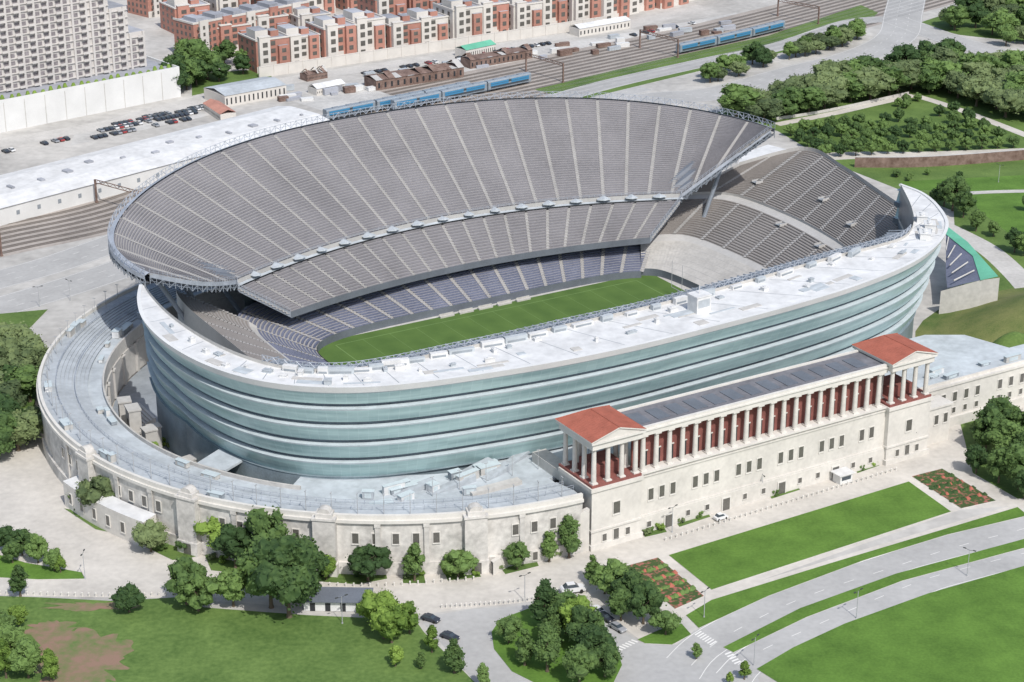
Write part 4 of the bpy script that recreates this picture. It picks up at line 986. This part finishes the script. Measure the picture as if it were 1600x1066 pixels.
# ------------------------------------------------------------------ bollards, lamps, booths
mb=MB(); mb.cyl(0,0,0,.85,.2,.18,8); mb.cyl(0,0,.85,1.0,.24,.1,8); bme=mb.mesh('bollard',['trim'])
def bollards(px,n,z=.01):
    c_=Curve([(a,b,0) for a,b in pxs(px)])
    for k in range(n): p=c_(k/(n-1)); mkobj('bollard',bme,None,(p[0],p[1],z),0,'pale stone bollard along the plaza kerb','bollard',None,'bollards along the kerb')
bollards([(690,950),(780,944),(830,938),(870,925)],26); bollards([(1040,845),(1200,796),(1400,735)],46); bollards([(0,928),(160,932),(270,930)],26); bollards([(330,908),(500,915),(600,916),(740,906)],34)
mb=MB(); mb.cyl(0,0,0,.4,.22,.18,8); mb.cyl(0,0,.4,7,.10,.07,8); post=mb.mesh('post',['pole'])
mb=MB(); mb.tube((0,0,6.8),(1.2,0,7.1),.05); mb.box(.9,-.15,7.0,1.6,.15,7.15); mb.tube((0,0,6.8),(-1.2,0,7.1),.05); mb.box(-1.6,-.15,7.0,-.9,.15,7.15); arm=mb.mesh('lamp_head',['poled'])
SL=Kind('street_lamp','grey double armed street lamp by the road','street lamp','street lamps along roads',[('post',post),('lamp_head',arm)])
for px in((1338,966),(1511,900),(1178,1040),(133,905),(535,975),(820,940),(62,480),(110,470),(1100,965),(1190,780),(1320,735),(1560,285),(1500,470),(1050,832),(1420,712)): SL.put(G(*px),random.uniform(0,3))
p=G(475,955); e=top('ticket_kiosk','low white kiosk with long dark solar roof','kiosk',(p[0],p[1],.1),math.radians(-2))
mb=MB(); mb.box(0,0,0,15,4,2.6); mb.obj('wall',['whiteb'],e)
mb=MB(); mb.hexa([(-.5,-.8,2.6),(15.5,-.8,2.6),(15.5,5,3.3),(-.5,5,3.3)],[(-.5,-.8,2.8),(15.5,-.8,2.8),(15.5,5,3.5),(-.5,5,3.5)]); mb.obj('roof',['steeld'],e)
for x in(2,5.5,9,12.5): mb=MB(); mb.box(x-.6,-.05,0,x+.6,-.005,2.1); mb.obj('door',['dark'],e)
p=G(1316,752); e=top('security_booth','small white security booth with flat roof','booth',(p[0],p[1],.02),R31)
mb=MB(); mb.box(-2,-1.5,0,2,1.5,2.5); mb.obj('wall',['whiteb'],e); mb=MB(); mb.box(-2.6,-2,2.5,2.6,2,2.75); mb.obj('roof',['white'],e); mb=MB(); mb.box(-1.5,-1.56,1,1.5,-1.51,2); mb.obj('window',['darkglass'],e)
p=G(1178,778); e=top('statue','bronze statue on a stone plinth','statue',(p[0],p[1],.02),R31)
mb=MB(); mb.box(-1,-1,0,1,1,.4); mb.box(-.7,-.7,.4,.7,.7,2.2); mb.obj('plinth',['stone'],e)
mb=MB(); mb.tube((-.18,0,2.2),(-.12,0,3.1),.14,.17,8); mb.tube((.2,.1,2.2),(.12,0,3.1),.14,.17,8); mb.tube((0,0,3.05),(0,0,3.8),.24,.3,8); mb.tube((-.3,0,3.75),(-.5,-.2,3.1),.1,.07,6); mb.tube((.3,0,3.75),(.65,-.2,4.1),.1,.07,6); mb.tube((0,0,3.8),(0,0,3.95),.1,.1,6); mb.tube((0,0,3.93),(0,0,4.25),.15,.12,8); mb.obj('figure',['poled'],e)
# ------------------------------------------------------------------ trees
def ico():
    bm=bmesh.new(); bmesh.ops.create_icosphere(bm,subdivisions=2,radius=1); V=[v.co.copy() for v in bm.verts]; Fc=[[v.index for v in f.verts] for f in bm.faces]; bm.free(); return V,Fc
IV,IF=ico()
def crown(seed,shape,mk,nc=32):
    rnd=random.Random(seed); mb=MB()
    for c_ in range(nc):
        while True:
            x,y,z=rnd.uniform(-1,1),rnd.uniform(-1,1),rnd.uniform(-1,1)
            if .25<x*x+y*y+z*z<1: break
        if shape=='round': cx,cy,cz=x*2.8,y*2.8,5.7+z*3.2; r=rnd.uniform(.9,1.6)
        elif shape=='cone': f=(z+1)/2; rad=2.4*(1-f*.85); cx,cy,cz=x*rad,y*rad,1.9+f*6.9; r=rnd.uniform(.7,1.15)*(1.15-.5*f)
        else: cx,cy,cz=x*3.3,y*3.3,5.0+z*2.3+rnd.uniform(-.3,.3); r=rnd.uniform(.9,1.6)
        o=Vector((cx,cy,cz)); sd=Vector((rnd.uniform(0,99),)*3); base=len(mb.V)
        for v in IV:
            k=.86+.5*noise.noise(v*1.7+sd)+.22*noise.noise(v*5+sd); mb.V.append(tuple(o+v*(r*k)))
        for f in IF: mb.F.append(tuple(base+i for i in f)); mb.M.append(0); mb.U.append(None)
        for l in range(54):
            d=Vector((rnd.gauss(0,1),rnd.gauss(0,1),rnd.gauss(0,1))).normalized(); k=.86+.5*noise.noise(d*1.7+sd)
            p=o+d*r*(k+rnd.uniform(0,.34)); a=Vector((rnd.gauss(0,1),rnd.gauss(0,1),rnd.gauss(0,1))).normalized(); b=a.orthogonal().normalized(); s1=rnd.uniform(.13,.27)
            t=a.cross(b).normalized(); a=a*s1;t=t*s1*.8
            mb.poly([tuple(p-a),tuple(p-t),tuple(p+a),tuple(p+t)])
    return mb.mesh('crown',[mk])
def trunk(seed,h=4.0):
    rnd=random.Random(seed); mb=MB(); mb.tube((0,0,0),(0,0,.5),.34,.24,8); mb.tube((0,0,.5),(.1,0,h),.24,.14,8)
    for k in range(5):
        a=rnd.uniform(0,6.28); mb.tube((.05,0,h-1.6+k*.4),(1.5*math.cos(a),1.5*math.sin(a),h+1.0+k*.3),.1,.04,5)
    return mb.mesh('trunk',['bark'])
TR=[trunk(1),trunk(2,4.5)]
TK={}
for nm,shape,mk,lab in(('d','round','leafd','dark green broadleaf tree with rounded crown'),('l','round','leafl','bright yellow green tree with rounded crown'),('c','cone','leafd','dark green tree with conical crown'),('w','wide','leafw','spreading grey green tree with wide crown'),('k','cone','leafl','light green tree with conical crown'),('s','wide','leafd','low dark spreading tree on grass')):
    TK[nm]=[Kind('tree',lab,'tree','trees around the stadium',[('trunk',TR[i%2]),('crown',crown(ord(nm)*3+i*7,shape,mk))]) for i in range(4)]
SH=[crown(900+i,'wide',m_,10) for i,m_ in enumerate(('leafd','leafl','leafw'))]
def shrub(p,s,rz,lab='low leafy shrub in a planting bed'):
    mkobj('shrub',SH[random.randint(0,2)],None,(p[0],p[1],p[2]-2.0*s),rz,lab,'shrub',None,'shrubs in planting beds',(s,s,s*.85))
cnt=0
def tree(px,py,h,kd='d',lab=None,z=.08,wd=1.1):
    global cnt
    cnt+=1; p=G(px,py); s_=h/9.6; TK[kd][cnt%4].put((p[0],p[1],z),random.uniform(0,6.28),(s_*wd*random.uniform(.88,1.14),s_*wd*random.uniform(.88,1.14),s_*random.uniform(.92,1.08)),lab)
for t in [(342,868,9,'l'),(368,888,10,'d'),(425,892,13,'d'),(452,965,16,'d'),(424,950,14,'d'),(472,940,13,'d'),(365,948,9,'d'),(310,955,9,'s'),(292,945,9,'d'),(202,957,7,'s'),
 (575,908,9,'s'),(648,908,9,'c'),(716,902,7,'s'),(236,862,8,'w'),(490,880,10,'w'),(858,878,8,'c'),(889,872,10,'c'),(808,890,6,'d'),(510,906,5,'l'),(130,790,6,'s'),(160,808,11,'w'),(162,800,9,'w'),(288,862,4,'s'),
 (32,932,8,'c'),(10,860,6,'d'),(35,868,6,'d'),(60,880,6,'d'),(85,892,5,'d'),(20,880,5,'d'),(95,895,4,'k'),(20,1040,8,'d'),(45,1060,8,'d'),(10,1060,8,'k'),(5,1000,6,'d'),(80,1066,7,'k'),(30,980,5,'l'),
 (600,998,9,'l'),(580,975,7,'l'),(640,990,6,'l'),(612,1005,8,'l'),(675,1020,6,'k'),(710,1052,7,'c'),(618,1042,4,'l'),(658,1045,4,'c'),(755,1075,5,'c'),
 (925,912,6,'c'),(960,935,8,'d'),(985,955,8,'d'),(1005,975,8,'d'),(1040,992,6,'s'),(945,928,7,'d'),(970,970,7,'d'),
 (852,980,10,'c'),(885,990,8,'d'),(915,1018,9,'d'),(900,1000,9,'l'),(795,1005,6,'d'),(820,1040,8,'c'),(855,1050,10,'c'),(905,1072,8,'d'),(945,1058,7,'d'),(860,1010,8,'c'),(930,1035,8,'d'),(1088,1030,4,'c'),(1163,1062,4,'k'),(1140,1070,3,'k')]: tree(t[0],t[1],t[2]*1.2,t[3],wd=1.12)
for t in [(1540,705,12,'d'),(1575,720,12,'d'),(1592,765,12,'d'),(1555,690,12,'d'),(1525,740,9,'d'),(1605,735,13,'d'),(1560,755,10,'d'),(1620,700,12,'d'),(1600,780,8,'d'),(1580,690,10,'d'),
 (1488,330,13,'d'),(1475,322,10,'d'),(1505,340,10,'d'),(1525,362,8,'d'),(1552,370,6,'d'),(1585,395,9,'d'),(1600,400,9,'d'),(1605,330,6,'d'),(1462,318,6,'s')]: tree(*t)
for k in range(16):
    p=rp(78.3-(k%2)*3.2,math.radians(184+k*1.7),4.9 if k%2==0 else (.6 if k<8 else 3.1)); q=S(*p); cnt+=1
    TK['l' if k%3==0 else 's'][k%3].put((q[0],q[1],p[2]),k,(.42,.42,.38),'small shrub tree in the courtyard planter')
for px in ((330,875),(350,880),(395,890),(405,880),(520,895),(540,890),(560,900),(595,890),(636,905),(658,900),(698,898),(735,893),(745,898),(782,890),(800,882),(830,876),(120,800),(145,812),(170,820),(215,845),(255,860),(300,862),(280,850),(1010,836),(1030,828),(1065,818),(1090,808),(1210,774),(1235,764),(1345,734),(1362,727),(870,870),(1015,832),(500,900),(460,900)):
    p=G(*px); shrub((p[0],p[1],.1),random.uniform(.25,.45),random.uniform(0,6))
for k in range(20):
    q=S(*rp(random.uniform(66,72),math.radians(172+k*2.4),.6)); shrub((q[0],q[1],.6),random.uniform(.3,.5),k,'low leafy shrub in the stadium courtyard')
def fill(poly,n,h0,h1,kinds,seed,wd=1.1,sp=.42):
    rnd=random.Random(seed); xs=[p[0] for p in poly];ys=[p[1] for p in poly]; c_=0; placed=[]
    tries=0
    while c_<n and tries<6000:
        tries+=1
        x,y=rnd.uniform(min(xs),max(xs)),rnd.uniform(min(ys),max(ys)); ins=False
        for i in range(len(poly)):
            x1,y1=poly[i];x2,y2=poly[i-1]
            if (y1>y)!=(y2>y) and x<(x2-x1)*(y-y1)/(y2-y1)+x1: ins=not ins
        if not ins: continue
        p=G(x,y)
        if any(math.hypot(p[0]-q[0],p[1]-q[1])<h0*sp for q in placed): continue
        placed.append(p); tree(x,y,rnd.uniform(h0,h1),rnd.choice(kinds),wd=wd); c_+=1
fill([(1140,186),(1230,162),(1350,124),(1480,108),(1600,130),(1640,185),(1600,196),(1500,160),(1428,142),(1330,166),(1200,192)],56,11,16,'wwddw',3,1.5,.75)
fill([(1090,126),(1140,108),(1230,88),(1345,48),(1352,62),(1230,100),(1110,132)],24,7,10,'wdd',4,1.4,.6)
fill([(1445,48),(1520,22),(1640,0),(1640,80),(1560,76),(1480,52)],18,10,15,'wdd',5,1.4,.7)
fill([(262,125),(300,110),(330,120),(300,145),(275,148)],9,13,18,'dd',6,1.3)
fill([(330,80),(410,70),(410,110),(380,122),(300,140)],6,9,13,'d',8,1.3)
fill([(-30,560),(50,560),(50,700),(20,720),(-30,730)],20,10,14,'wwd',9,1.35,.5)
fill([(1350,275),(1500,272),(1500,280),(1380,285)],6,2.5,3.5,'s',12)
fill([(1395,162),(1435,156),(1470,170),(1410,172)],5,4,5,'s',14)
fill([(450,90),(920,14),(920,24),(450,100)],12,9,13,'d',15,1.2)
TLc,TRc,BRc,BLc=(1228,212),(1490,176),(1600,236),(1288,250)
for r in range(5):
    for k in range(13):
        if random.random()<.05: continue
        a=lerp(TLc,TRc,(k+.2)/12.5);b=lerp(BLc,BRc,(k+.2)/12.5); p=lerp(a,b,(r+.2)/4.6); tree(p[0],p[1],random.uniform(6,7.2),'s',lab='small dark tree planted in rows',wd=1.0)
mb=MB()
for k in range(12): mb.box(-128+k*.8,-8,.6,-127.2+k*.8,4,.6+.35*(k+1))
mb.obj('courtyard_steps',['concl'],AW)
print('TREES',cnt)
